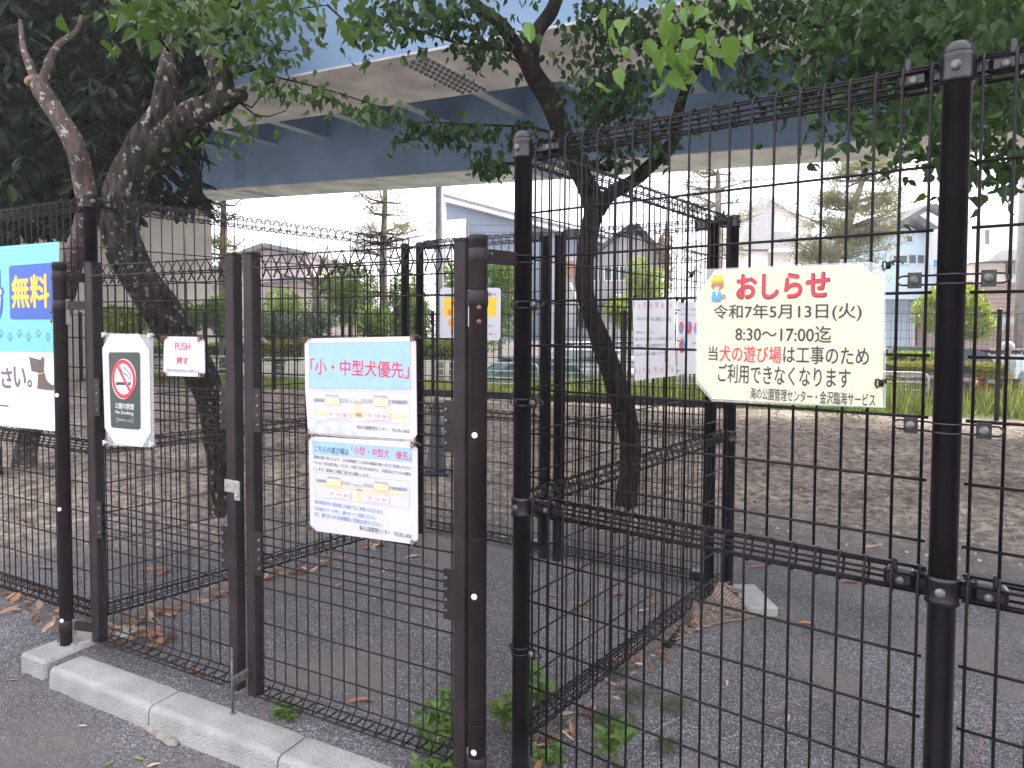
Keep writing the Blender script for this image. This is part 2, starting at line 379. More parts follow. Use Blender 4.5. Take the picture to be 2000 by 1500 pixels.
# ---- viaduct
hv = (r0*-.859+f0*.512).normalized(); wv = (r0*.512+f0*.859).normalized()
VR = r0*-11.65+f0*24; GR = .0463; VZ = HC+4.15
def vd(s, p, z): q = VR+hv*s+wv*p; return Vector((q.x, q.y, VZ+GR*s+z))
M['gird'] = mat('blue_painted_girder_steel', (.31, .49, .71), .5, scale=.9, var=.12, detail=8, coords='Object', bump=.03, bscale=3)
M['gird_d'] = mat('blue_painted_bracing', (.29, .44, .66), .5, scale=1.2, var=.1)
M['gird_b'] = mat('grey_girder_underside', (.84, .82, .85), .7, scale=1.6, var=.22, detail=9, coords='Object')
M['deck'] = mat('deck_underside', (.30, .33, .38), .8, scale=1, var=.15)
vt = thing('viaduct', 'blue steel girder viaduct passing over the park on a concrete pier', 'viaduct', (0, 0, 0)); 
S0, S1 = -60, 46
for (p0, p1, nm) in ((-7.68, -6.2, 'near'), (-1.35, 0, 'far')):
    mb = MB()
    def slab(s0, s1, p0, p1, z0, z1): 
        q = [vd(s, p, z) for s in (s0, s1) for p in (p0, p1) for z in (z0, z1)]
        mb.add(q, [(0,1,3,2), (4,6,7,5), (0,4,5,1), (2,3,7,6), (0,2,6,4), (1,5,7,3)])
    slab(S0, S1, p0, p0+.02, .0, 2.3); slab(S0, S1, p1-.02, p1, .0, 2.3)
    for s in range(-58, 46, 4): slab(s, s+.02, p0+.02, p1-.02, .02, 2.28)
    gd = wbuild(mb, 'girder', M['gird'], vt)
    mb = MB(); slab(S0, S1, p0-.06, p1+.06, -.03, -.002); wbuild(mb, 'bottom_flange', M['gird_b'], gd)
mb = MB(); slab(S0, S1, -10.2, 2.6, 2.31, 2.6); wbuild(mb, 'deck_slab', M['deck'], vt)
mb = MB(); slab(S0, S1, -10.25, -10.0, 2.05, 3.5); wbuild(mb, 'parapet', M['concrete'], vt)
mb = MB(); slab(S0, S1, 2.4, 2.65, 2.05, 3.5); wbuild(mb, 'parapet', M['concrete'], vt)
M['gird_l'] = mat('pale_bracing_flange', (.50, .57, .64), .55, scale=2, var=.1)
def beam(s):
    mb = MB()
    def slab2(s0, s1, p0, p1, z0, z1):
        q = [vd(s_, p, z) for s_ in (s0, s1) for p in (p0, p1) for z in (z0, z1)]
        mb.add(q, [(0,1,3,2), (4,6,7,5), (0,4,5,1), (2,3,7,6), (0,2,6,4), (1,5,7,3)])
    slab2(s-.008, s+.008, -6.19, -1.36, 1.12, 2.30)
    o = wbuild(mb, 'cross_beam', M['gird_d'], vt); mb = MB(); slab2(s-.13, s+.13, -6.19, -1.36, 1.08, 1.11); wbuild(mb, 'beam_flange', M['gird_l'], o)
s = -8.74+1.95*4
while s > -32: beam(s); s -= 1.95
# splice plates and bolts
def boltgrid(org, du, dv, nu, nv, nrm, r, parent, joined=False):
    proto = MB(); proto.lathe((0, 0, 0), [(r*1.25, 0), (r*1.25, r*.35), (r, r*.36), (r, r*1.1), (r*.6, r*1.15)], 8, Vector(nrm))
    me = proto.mesh('bolt'); me.materials.append(M['gird_bolt'])
    if joined:
        mb = MB()
        for i in range(nu):
            for j in range(nv):
                c = org+du*i+dv*j; mb.add([Vector(v)+c for v in proto.v], proto.f, True)
        wbuild(mb, 'bolt', M['gird_d'], parent, 'stuff'); return
    for i in range(nu):
        for j in range(nv): link('bolt', me, parent, loc=org+du*i+dv*j)
M['gird_bolt'] = mat('painted_bolt', (.14, .16, .19), .55, var=.2)
def sAt(px, py, p, z):       # station along the viaduct of what is seen at (px,py) on the line (p,z)
    best = min((abs((ray(px, py).dot(r0)/ray(px, py).dot(f0))-((VR+hv*s_+wv*p).dot(r0)/max(.1, (VR+hv*s_+wv*p).dot(f0)))), s_) for s_ in np.arange(-30, 20, .05)); return best[1]
sp = sAt(830, 122, -7.68, 0); ups = Vector((hv.x, hv.y, GR)).normalized()
for k in range(4): pass
mb = MB()
def slab(s0, s1, p0, p1, z0, z1):
    q = [vd(s_, p, z) for s_ in (s0, s1) for p in (p0, p1) for z in (z0, z1)]; mb.add(q, [(0,1,3,2), (4,6,7,5), (0,4,5,1), (2,3,7,6), (0,2,6,4), (1,5,7,3)])
slab(sp-.06, sp+.42, -7.66, -6.22, -.05, -.032); spl = wbuild(mb, 'splice_plate', M['gird_b'], vt)
boltgrid(vd(sp, -7.58, -.05), ups*.12, wv*.105, 4, 13, (0, 0, -1), .026, spl)
for s2 in (-5.6, -15.1):
    mb = MB(); slab(s2, s2+.5, -1.362, -1.352, .12, 1.05); w1 = wbuild(mb, 'splice_plate', M['gird'], vt)
    boltgrid(vd(s2+.06, -1.363, .2), ups*.095, Vector((0, 0, .085)), 5, 10, -wv, .022, w1, True)
    mb = MB(); slab(s2, s2+.5, -1.3, -.05, -.05, -.032); w2 = wbuild(mb, 'splice_plate', M['gird_b'], vt)
    boltgrid(vd(s2+.06, -1.24, -.05), ups*.095, wv*.1, 5, 12, (0, 0, -1), .02, w2, True)
# pier
M['pier'] = mat('beige_pier_concrete', (.50, .455, .41), .85, scale=.7, var=.08, detail=7, bump=.1, bscale=12)
mb = MB(); q = [VR+hv*s_+wv*p for s_ in (-1.73, .4) for p in (-9, .35)]
mb.prism([Vector((v.x, v.y, -.8)) for v in (q[0], q[1], q[3], q[2])], (0, 0, VZ-.08+.8-.07)); wbuild(mb, 'pier', M['pier'], vt)
mb = MB()
for k in range(1, 7):
    c = VR+hv*-1.735+wv*(-9+k*1.4); mb.box((c.x, c.y, 1.9), (.012, .02, 4.9), Matrix.Rotation(math.atan2(hv.y, hv.x), 3, 'Z'))
wbuild(mb, 'formwork_seam', mat('seam', (.34, .31, .28), .9), vt)
# ================================================================== fences
ZR = Vector((0, 0, 1))
WR = .0027
def arc(cn, cz, r, a0, a1, n): return [(cn+r*math.cos(a0+(a1-a0)*k/n), cz+r*math.sin(a0+(a1-a0)*k/n)) for k in range(n+1)]
ROLL_R = .036
def vprofile(zlo, zhi, top, bot):
    """side view of one vertical wire: (n offset away from the face, z)"""
    pts = []
    if bot == 'roll': pts += arc(ROLL_R, zlo+ROLL_R, ROLL_R, math.pi*2.75, math.pi*1.0, 10)
    elif bot == 'tri': pts += [(.03, zlo), (-.05, zlo+.004), (0, zlo+.058)]
    else: pts += [(0, zlo)]
    if top == 'roll': pts += arc(ROLL_R, zhi-ROLL_R, ROLL_R, math.pi, -math.pi*.75, 10)
    elif top == 'tri': pts += [(0, zhi-.095), (-.032, zhi-.05), (0, zhi), (.032, zhi-.05), (.012, zhi-.09)]
    else: pts += [(0, zhi)]
    return pts
def hlevels(zlo, zhi, top, bot, hz):
    lv = [(-WR*1.9, z) for z in hz]
    def rollpts(cz, skip=0): return [(ROLL_R+(ROLL_R-WR*1.8)*math.cos(a), cz+(ROLL_R-WR*1.8)*math.sin(a)) for a in [k*math.pi/3+.5 for k in range(6)]]
    if top == 'roll': lv += rollpts(zhi-ROLL_R)
    if bot == 'roll': lv += rollpts(zlo+ROLL_R)
    if top == 'tri': lv += [(-.032, zhi-.056), (0, zhi-.006), (.032, zhi-.056), (.003, zhi-.10)]
    if bot == 'tri': lv += [(.03, zlo+.006), (-.05, zlo+.009), (-.004, zlo+.062), (-.01, zlo-.003)]
    return lv
def wire_panel(parent, P0, P1, zlo, zhi, hz, n_out, top='roll', bot='none', sp=.06, material=None, single=True, wr=.0031, sides=6, inset=.05, hcols=None, stagger=0):
    """P0,P1: ends on the ground line; n_out: unit vector pointing away from the face"""
    material = material or M['wire']; P0 = Vector(P0); P1 = Vector(P1); d = (P1-P0); Ln = d.length; d.normalize()
    n = max(2, int(round((Ln-2*inset)/sp))); step = (Ln-2*inset)/n
    xs = [inset+i*step for i in range(n+1)]
    pv = vprofile(zlo, zhi, top, bot); hl = hlevels(zlo, zhi, top, bot, hz)
    org = Vector((0, 0, 0)); p = parent
    while p is not None: org += Vector(p.location); p = p.parent
    if single:
        mb = MB(); mb.tube([n_out*a+ZR*z for a, z in pv], wr, sides); me = mb.mesh('vertical_wire'); me.materials.append(material)
        for x in xs:
            o = link('vertical_wire', me, parent, loc=P0+d*(x+random.uniform(-.0012, .0012))-org); o.rotation_euler = (random.uniform(-.0010, .0010), random.uniform(-.0012, .0012), 0)
        mb = MB(); mb.tube([d*(inset-.012), d*(Ln-inset+.012)], wr, sides); me = mb.mesh('horizontal_wire'); me.materials.append(material)
        for a, z in hl: link('horizontal_wire', me, parent, loc=P0+n_out*a+ZR*(z+random.uniform(-.0012, .0012))-org)
    else:
        mb = MB()
        for x in xs: mb.tube([P0+d*x+n_out*a+ZR*z for a, z in pv], wr, sides, cap=False)
        for a, z in hl: mb.tube([P0+d*(inset-.012)+n_out*a+ZR*z, P0+d*(Ln-inset+.012)+n_out*a+ZR*z], wr, sides, cap=False)
        wbuild(mb, 'wire_mesh', material, parent, 'stuff')
def post(parent, P, h, r=.0302, material=None, z0=-.1, cap=True, bands=()):
    mb = MB(); pr = [(r, z0), (r, h-.02)]
    if cap == 'flat': pr += [(r+.0015, h-.018), (r+.002, h-.004), (r-.001, h), (r*.5, h+.0015), (.002, h+.002)]
    elif cap: pr += [(r+.003, h-.02), (r+.0035, h-.006), (r+.001, h+.001), (r*.9, h+.009), (r*.5, h+.015), (.002, h+.017)]
    else: pr += [(r, h)]
    mb.lathe(P, pr, 24)
    o = wbuild(mb, 'post', material or M['fence'], parent)
    for z in bands:
        b_ = MB(); b_.lathe(P+ZR*z, [(r+.001, -.028), (r+.006, -.026), (r+.004, -.018), (r+.004, .018), (r+.006, .026), (r+.001, .028)], 24); wbuild(b_, 'band', M['fence'], o)
    return o
def bolt(parent, c, n, r=.009, material=None):
    b_ = MB(); b_.lathe(c, [(r, 0), (r, .003), (r*.8, .006), (r*.3, .008)], 12, Vector(n)); return wbuild(b_, 'bolt', material or M['bolt'], parent)
def hook(parent, P, d, z, nface, r=.0302, both=True, ext=.07):
    """long wire hoop round the post front, clamped to the end wires by bolts"""
    mb = MB(); e0 = -(r+ext) if both else -(r+.004); e1 = r+ext
    for dz in (-.011, .011):
        pts = [P+d*e0+nface*.006+ZR*(z+dz)]
        for k in range(9):
            a = math.pi-math.pi*k/8; pts.append(P+d*(math.cos(a)*(r+.004))+nface*(max(math.sin(a)*(r+.006), .008))+ZR*(z+dz))
        pts.append(P+d*e1+nface*.006+ZR*(z+dz)); mb.tube(pts, .0026, 6)
    for e, sg in ((e0, -1), (e1, 1)):
        mb.tube([P+d*(e+sg*.011*math.sin(a))+nface*.006+ZR*(z+.011*math.cos(a)) for a in [k*math.pi/6 for k in range(7)]], .0026, 6)
    o = wbuild(mb, 'hook_clamp', M['fence'], parent)
    for e in ((-1, 1) if both else (1,)):
        c = P+d*(e*(r+ext-.026)); pl = MB(); pl.bar(c+nface*.010+ZR*(z-.019)-d*0, c+nface*.010+ZR*(z+.019), .030, .005, up=nface, bev=.001); wbuild(pl, 'clamp_plate', M['fence'], o)
        bolt(o, c+nface*.0125+ZR*z, nface, .0115)
def railjoint(parent, P, d, z, nface, r=.0302, left=True, right=True, ln=.10, off=None):
    off = nface*-.030 if off is None else off
    mb = MB(); mb.lathe(P+ZR*z, [(r+.001, -.034), (r+.008, -.031), (r+.005, -.022), (r+.005, .022), (r+.008, .031), (r+.001, .034)], 24)
    o = wbuild(mb, 'rail_bracket', M['fence'], parent); bolt(o, P+nface*(r+.005)+ZR*z, nface, .012)
    for sg, on in ((-1, left), (1, right)):
        if not on: continue
        a = P+d*sg*(r+.002)+off*.6+ZR*z; b_ = P+d*sg*(r+ln)+off+ZR*z; q = MB(); q.bar(a, P+d*sg*(r+.035)+off+ZR*z, .012, .045, bev=.002)
        q.bar(P+d*sg*(r+.03)+off+ZR*z, b_, .042, .046, bev=.009)
        q.bar(P+d*sg*(r+.075)+off*.6+ZR*(z+.02), P+d*sg*(r+.075)+off*.6+ZR*(z+.05), .016, .012, bev=.002)
        a2 = wbuild(q, 'rail_arm', M['fence'], o); bolt(a2, P+d*sg*(r+.062)+off+nface*.0215+ZR*(z-.004), nface, .0105)
TOPZ, MIDZ = 2.165, .935
HZU = [1.045+.15*k for k in range(8)]; HZU = [z for z in HZU if z < 2.08]
HZL = [.16+.15*k for k in range(5)]
HZL = [z for z in HZL if z < .88]
# --- front fence: A, B, and on out of frame to the right
X = Vector((1, 0, 0)); Yv = Vector((0, 1, 0)); nF = -Yv
ft = thing('mesh_fence', 'tall black mesh fence on the right carrying the pale yellow notice', 'fence', A)
D_ = B+X*1.6; 
for P in (A, B, D_): post(ft, P, 2.212)
for (a, b_) in ((A, B), (B, D_)):
    wire_panel(ft, a, b_, .985, TOPZ+ROLL_R, HZU, Yv, 'roll', 'none', wr=.0037, sides=8)
    wire_panel(ft, a, b_, .06, MIDZ+ROLL_R, HZL, Yv, 'roll', 'none', wr=.0037, sides=8)
railjoint(ft, B, X, TOPZ, nF, off=Yv*.036); railjoint(ft, B, X, MIDZ, nF, off=Yv*.036)
railjoint(ft, A, X, TOPZ, nF, left=False, off=Yv*.036); railjoint(ft, A, X, MIDZ, nF, left=False, off=Yv*.036)
for z in (1.676, 1.325, .215): hook(ft, B, X, z, nF)
for z in (1.635, 1.30, .43): hook(ft, A, X, z, nF, both=False, ext=.05)
# --- side fence A -> C (right side of the entry cage)
st = thing('mesh_fence', 'black mesh fence running back from the gate corner with two paper posters', 'fence', A+Yv*.05)
post(st, Cc, 2.19); 
dAC = (Cc-A).normalized(); nAC = Vector((-dAC.y, dAC.x, 0))      # to the left (inside the cage)
wire_panel(st, A, Cc, .985, TOPZ+ROLL_R, HZU, nAC, 'roll', 'none', single=True)
wire_panel(st, A, Cc, .06, MIDZ+ROLL_R, HZL, nAC, 'roll', 'roll', single=True)
for P_, sl in ((Cc, (True, False)),):
    railjoint(st, P_, dAC, TOPZ, -nAC, left=True, right=False, off=nAC*.036); railjoint(st, P_, dAC, MIDZ, -nAC, left=True, right=False, off=nAC*.036)
for z in (1.635, 1.30): hook(st, A, dAC, z, -nAC, both=False, ext=.06)
# --- back fence of the cage: Q -> C with a closed inner gate
bt = thing('mesh_fence', 'black mesh fence closing the back of the entry cage with the yellow notice', 'fence', Qc)
bd = (Cc-Qc).normalized(); nB = Vector((-bd.y, bd.x, 0))
Lb = (Cc-Qc).length
def alongQ(px):
    n2 = Vector((-bd.y, bd.x, 0)); p = onplane(px, 637, Qc, n2); p.z = 0; return p
Q1 = alongQ(1066); Q2 = alongQ(1091); Q3 = alongQ(1392)
for P_ in (Qc, Q1, Q2, Q3): post(bt, P_, 2.17, r=.030)

for (a, b_) in ((Qc, Q1), (Q2, Q3)):
    wire_panel(bt, a, b_, .985, TOPZ+ROLL_R, HZU, nB, 'roll', 'none', single=False, sides=5)
    wire_panel(bt, a, b_, .03, MIDZ+ROLL_R, HZL, nB, 'roll', 'roll', single=False, sides=5)
mb = MB(); 
for (a, b_) in ((Qc, Q1), (Q2, Q3)):
    for p_, q_, z in ((b_-bd*.12, b_-bd*.02, TOPZ), (a+bd*.02, a+bd*.12, TOPZ), (b_-bd*.12, b_-bd*.02, .07)):
        mb = MB(); mb.bar(p_+ZR*z+nB*.03, q_+ZR*z+nB*.03, .05, .06, bev=.006); wbuild(mb, 'rail_bracket', M['fence'], bt)
# --- left fence of the cage: P -> Q
lt = thing('mesh_fence', 'black mesh fence on the left side of the entry cage before the leaning trunk', 'fence', Pc)
ld = (Qc-Pc).normalized(); nL = Vector((-ld.y, ld.x, 0))
post(lt, Pc, 2.19); post(lt, alongQ(791), 2.17)
wire_panel(lt, Pc, Qc, .985, TOPZ+ROLL_R, HZU, nL, 'roll', 'none', single=True, sides=5)
wire_panel(lt, Pc, Qc, .06, MIDZ+ROLL_R, HZL, nL, 'roll', 'roll', single=True, sides=5)
# --- front fence going left from P
wd = (Pc-A).normalized(); wd = Vector((-1, -.155, 0)).normalized(); nW = Vector((wd.y, -wd.x, 0)); nW = nW if nW.dot(f0) > 0 else -nW
wt = thing('mesh_fence', 'black mesh fence running off to the left behind the turquoise banner', 'fence', Pc+wd*.05)
P2 = Pc+wd*2.0; post(wt, P2, 2.19)
wire_panel(wt, Pc, P2, .985, TOPZ+ROLL_R, HZU, nW, 'roll', 'none'); wire_panel(wt, Pc, P2, .05, MIDZ+ROLL_R, HZL, nW, 'roll', 'roll')
railjoint(wt, Pc, -wd, TOPZ, -nW, left=True, right=False, off=nW*.036); railjoint(wt, Pc, ld, TOPZ, -nL, left=False, right=True, off=nL*.036)

# --- far fence round the run
tt = thing('far_mesh_fence', 'low black mesh fence along the far edge of the sandy run', 'fence', Ffar0)
k0, k1 = -6, 12
step = 2.146; off0 = 0.0
fp = [Ffar0+fdir*(step*k) for k in range(k0, k1)]
for P_ in fp:
    zg = -.05; mb = MB(); mb.lathe(P_, [(.038, -.1), (.038, 1.86), (.045, 1.87), (.045, 1.89), (.02, 1.91)], 10)
    mb.bar(P_-fdir*.13+ZR*1.83, P_+fdir*.13+ZR*1.83, .03, .035); wbuild(mb, 'post', M['fence'], tt)
mb = MB()
for i in range(len(fp)-1):
    a, b_ = fp[i], fp[i+1]
    for k in range(1, 26): q = a+fdir*(step*k/26); mb.tube([q+ZR*.02, q+ZR*1.83], .0022, 4, cap=False)
    for z in [.03+.15*j for j in range(12)]+[1.86]: mb.tube([a+ZR*z, b_+ZR*z], .0024, 4, cap=False)
    mb.tube([a+ZR*1.83, b_+ZR*1.83], .006, 5, cap=False)
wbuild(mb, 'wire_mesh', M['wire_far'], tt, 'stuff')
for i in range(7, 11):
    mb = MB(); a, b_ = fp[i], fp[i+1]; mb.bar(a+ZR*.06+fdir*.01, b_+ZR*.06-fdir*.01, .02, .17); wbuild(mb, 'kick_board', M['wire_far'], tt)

# ================================================================== gates
def gpt(px): p = onplane(px, 637, Mg, gn); p.z = 0; return p
GT = 1.845
plates = [1.222, .645]
def gate(xs0, xs1, label, hinge_right, latch):
    a, b_ = gpt(xs0), gpt(xs1); L_ = (b_-a).length
    t = thing('mesh_gate', label, 'gate', a)
    for P_ in (a, b_):
        mb = MB(); mb.bar(P_+ZR*.05, P_+ZR*GT, .050, .050, up=gn, bev=.004); s_ = wbuild(mb, 'stile', M['gate'], t)
        mb = MB(); mb.box(P_+ZR*(GT+.003), (.05, .05, .006), Matrix.Rotation(math.atan2(gdir.y, gdir.x), 3, 'Z')); wbuild(mb, 'end_cap', M['gate'], s_)
    hz = [.22, .36, .505, .787, .93, 1.07, 1.37, 1.517, 1.666]+[.572, .607, .645, .68, .715]+[1.145, 1.183, 1.22, 1.257, 1.293]
    wire_panel(t, a, b_, .07, GT-.005, hz, -gn, 'tri', 'tri', sp=.06, material=M['gwire'], inset=.045, wr=.0032)
    for z in plates:
        for P_, sg in ((a, 1), (b_, -1)):
            mb = MB(); c = P_+gdir*sg*.043+gn*.02+ZR*z; mb.bar(c-ZR*.088, c+ZR*.088, .042, .006, up=gn, bev=.001)
            pl = wbuild(mb, 'fixing_plate', M['gate'], t)
            for k in range(4): bolt(pl, P_+gdir*sg*.052+gn*.023+ZR*(z-.057+.038*k), gn, .0062, M['bolt'])
    return t, a, b_
glt, gl0, gl1 = gate(184, 457, 'left gate leaf of dark mesh with no smoking and push notices', False, True)
grt, gr0, gr1 = gate(493, 905, 'right gate leaf of dark mesh with two dog run notice boards', True, False)
# latch on the left leaf meeting stile
mb = MB(); c = gl1+gn*.029+ZR*.905; mb.bar(c-gdir*.03+ZR*.0, c+gdir*.055-ZR*.0, .005, .05, bev=.001); mb.bar(c+gdir*.055+gn*.012-ZR*.05, c+gdir*.055+gn*.012+ZR*.025, .03, .006, up=gn, bev=.001)
lch = wbuild(mb, 'latch_plate', M['steel'], glt); bolt(lch, c-gdir*.018+gn*.003, gn, .005, M['steel']); bolt(lch, c+gdir*.058+gn*.016-ZR*.03, gn, .005, M['steel'])
# drop bolt on the right leaf
mb = MB(); c = gr0+gn*.10-gdir*.022; mb.tube([c+ZR*.28, c+ZR*.012], .005, 8); mb.lathe(c, [(.012, .010), (.012, .016), (.007, .018)], 10); mb.bar(c+ZR*.14, c+ZR*.145-gn*.085, .02, .03); wbuild(mb, 'drop_bolt', M['bolt'], grt)
# gate posts
def gatepost(P, label, side, stile_pt, neighbour, npost):
    t = thing('gate_post', label, 'post', P)
    post(t, P, GT+.01, material=M['gate'], z0=-.12, cap='flat')
    for z in (GT-.055, ):
        b2 = MB(); b2.lathe(P+ZR*z, [(.0305, -.022), (.0325, -.02), (.0325, .02), (.0305, .022)], 20); wbuild(b2, 'band', M['gate'], t)
        b2 = MB(); d2 = (npost-P).normalized(); b2.bar(P+d2*.03+ZR*z, npost-d2*.028+ZR*z, .006, .048, bev=.001); br = wbuild(b2, 'tie_bracket', M['gate'], t)
        for q in (.045, .065): bolt(br, P+d2*q+gn*.006+ZR*(z+.008), gn, .006, M['bolt'])
        b2 = MB()
        for dz in (-.012, .012): b2.tube([npost+(Vector((math.cos(a_), math.sin(a_), 0)))*.034+ZR*(z+dz) for a_ in [k*math.pi/8 for k in range(16)]], .003, 6, closed=True)
        wbuild(b2, 'tie_wire', M['gate'], t)
    for z in (GT-.195, .11):
        b2 = MB(); b2.lathe(P+ZR*z, [(.0305, -.026), (.0328, -.024), (.0328, .024), (.0305, .026)], 20)
        d2 = (stile_pt-P).normalized(); b2.bar(P+d2*.03+ZR*z, stile_pt+ZR*z, .014, .04); hg = wbuild(b2, 'hinge', M['gate'], t)
        b2 = MB(); b2.bar(P+d2*.045-gn*0+ZR*(z-.09), P+d2*.045+ZR*(z+.03), .014, .014); wbuild(b2, 'hinge_pin', M['steel'], hg)
        for dz in (-.03, -.075): bolt(hg, P-d2*.024+gn*.019+ZR*(z+dz), gn-d2*.9, .0085, M['rust'])
    return t
g2t = gatepost(G2, 'round gate post with white spots beside the right gate leaf', 1, gr1, None, A)
g1t = gatepost(G1, 'round gate post on a concrete footing beside the turquoise banner', -1, gl0, None, Pc)
tocam2 = (C0-G2); tocam2.z = 0; tocam2.normalize(); side2 = Vector((-tocam2.y, tocam2.x, 0))
def spot(t, P, z, px):
    tc2 = (C0-P); tc2.z = 0; tc2.normalize(); sd2 = Vector((-tc2.y, tc2.x, 0))
    dirn = (tc2*.93+sd2*px).normalized(); b2 = MB(); b2.lathe(P+dirn*.0295+ZR*z, [(.010, 0), (.010, .003), (.008, .0042), (.001, .0046)], 16, dirn); wbuild(b2, 'white_cap', M['white'], t)
for z in (1.56-.351, 1.56-.88, 1.56-1.4): spot(g2t, G2, z, -.34)
for z in (1.56-.335, 1.56-.88, 1.56-1.42): spot(g1t, G1, z, -.75)
for P_, t_, zs in ((G2, g2t, (1.45, .87, .25)), (G1, g1t, (1.47, .75, .35, .10))):
    for z in zs:
        b2 = MB(); b2.tube([P_+Vector((math.cos(a_), math.sin(a_), 0))*.0315+ZR*(z+.002*math.sin(a_)) for a_ in [k*math.pi/8 for k in range(16)]], .0016, 5, closed=True); wbuild(b2, 'tie_wire', M['gwire'], t_)
# footing block and loose concrete pieces
def block(name, label, cat, c, sx, sy, sz, rz, material=None):
    me_ = MB(); me_.box((0, 0, sz/2), (sx, sy, sz), None, .012); o = me_.build(name, material or M['kerb']); o.location = c; o.rotation_euler = (0, 0, rz); return tag(o, label, cat)
fa = math.atan2(kdir.y, kdir.x)
fc = G1+gn*.035+gdir*.0; block('footing', 'square concrete footing under the left gate post at the end of the kerb', 'footing', Vector((fc.x, fc.y, -.18)), .20, .25, .195, fa)
pb = onz(1468, 1180, 0); block('concrete_block', 'pale concrete slab beside the far right cage post', 'block', Vector((pb.x, pb.y, -.02)), .17, .34, .075, fa+.5)
pb = onz(165, 1243, 0); block('concrete_block', 'low pale stone lying behind the left gate post', 'block', Vector((pb.x, pb.y, -.03)), .10, .26, .055, fa+.9)
pb = onz(250, 1238, 0); block('concrete_block', 'flat pale stone under the left gate leaf', 'block', Vector((pb.x, pb.y, -.03)), .10, .12, .05, fa+.3)
# ================================================================== signs
_tc = {}
def glyphs(s, res=3):
    key = s
    if key in _tc: return _tc[key]
    cu = bpy.data.curves.new('lettering', 'FONT'); cu.body = s; cu.size = 1; cu.resolution_u = res
    o = bpy.data.objects.new('lettering', cu); me_ = bpy.data.meshes.new_from_object(o)
    v = np.array([x.co[:2] for x in me_.vertices]); f = [tuple(p.vertices) for p in me_.polygons]
    bpy.data.objects.remove(o); bpy.data.curves.remove(cu); bpy.data.meshes.remove(me_)
    _tc[key] = (v, f); return v, f
class Sign:
    def __init__(s, P, n, u=None):
        s.P = Vector(P); s.n = Vector(n).normalized(); s.u = (u or ZR.cross(s.n)).normalized(); s.v = s.n.cross(s.u); s.warp = None
    def uv(s, px, py): q = onplane(px, py, s.P, s.n)-s.P; return q.dot(s.u), q.dot(s.v)
    def w(s, a, b_, k):
        o = s.warp(a, b_) if s.warp else 0
        return s.P+s.u*a+s.v*b_+s.n*(k*.0006+o)
    def poly(s, mb, pts, k, raw=False):
        p = pts if raw else [s.uv(*q) for q in pts]; mb.add([s.w(a, b_, k) for a, b_ in p], [tuple(range(len(p)))])
    def plate(s, name, pts, material, parent, th=.003, k=0):
        p = [s.uv(*q) for q in pts]; f_ = [s.w(a, b_, k) for a, b_ in p]; mb = MB(); mb.prism(f_, -s.n*th); return wbuild(mb, name, material, parent)
    def rect(s, mb, x0, y0, x1, y1, k):
        xc, yc = (x0+x1)/2, (y0+y1)/2; u0 = s.uv(x0, yc)[0]; u1 = s.uv(x1, yc)[0]; v1 = s.uv(xc, y0)[1]; v0 = s.uv(xc, y1)[1]
        s.poly(mb, [(u0, v0), (u1, v0), (u1, v1), (u0, v1)], k, True); return u0, v0, u1, v1
    def line(s, mb, pts, wd, k, closed=False):
        p = [s.uv(*q) for q in pts]; n = len(p)
        for i in range(n if closed else n-1):
            a = Vector(p[i]); b_ = Vector(p[(i+1) % n]); d = b_-a
            if d.length < 1e-6: continue
            d.normalize(); m_ = Vector((-d.y, d.x))*wd/2; a = a-d*wd/2; b_ = b_+d*wd/2
            s.poly(mb, [tuple(a-m_), tuple(b_-m_), tuple(b_+m_), tuple(a+m_)], k, True)
    def ell(s, mb, cx, cy, rx, ry, k, r_in=0, n=28, a0=0, a1=2*math.pi):
        u0, v0 = s.uv(cx, cy); ru = abs(s.uv(cx+rx, cy)[0]-s.uv(cx-rx, cy)[0])/2; rv = abs(s.uv(cx, cy+ry)[1]-s.uv(cx, cy-ry)[1])/2
        c = [(u0+ru*math.cos(a0+(a1-a0)*i/n), v0+rv*math.sin(a0+(a1-a0)*i/n)) for i in range(n+1)]
        if r_in:
            d = [(u0+ru*r_in*math.cos(a0+(a1-a0)*i/n), v0+rv*r_in*math.sin(a0+(a1-a0)*i/n)) for i in range(n+1)]
            mb.add([s.w(*q, k) for q in c+d], [(i, i+1, n+2+i, n+1+i) for i in range(n)])
        else: s.poly(mb, c[:-1] if abs(a1-a0) > 6.2 else c+[(u0, v0)], k, True)
    def text(s, mb, txt, x0, y0, x1, y1, k, bold=.012, vshift=0):
        """fit the lettering into the box seen from (x0,y0) to (x1,y1), y taken at its middle"""
        v, f = glyphs(txt)
        xc, yc = (x0+x1)/2, (y0+y1)/2
        u0 = s.uv(x0, yc)[0]; u1 = s.uv(x1, yc)[0]; t1 = s.uv(xc, y0)[1]; t0 = s.uv(xc, y1)[1]
        mn = v.min(0); mx_ = v.max(0); e = bold*.8; h_ = mx_[1]-mn[1]; sc_ = np.array([u1-u0, t1-t0])/(mx_-mn+2*e); q = (v-mn+e)*sc_+[u0, t0]
        ds = [(0, 0)] if bold < .002 else [(e, 0), (-e, 0), (0, e*.8), (0, -e*.8)] if bold < .02 else [(e*math.cos(i*math.pi/4), e*math.sin(i*math.pi/4)) for i in range(8)]+[(0, 0)]
        for i, (dx, dy) in enumerate(ds): mb.add([s.w(a+dx*sc_[0], b_+dy*sc_[1], k+i*.09) for a, b_ in q], f)
    def done(s, mb, name, material, parent): 
        if mb.v: return wbuild(mb, name, material, parent)
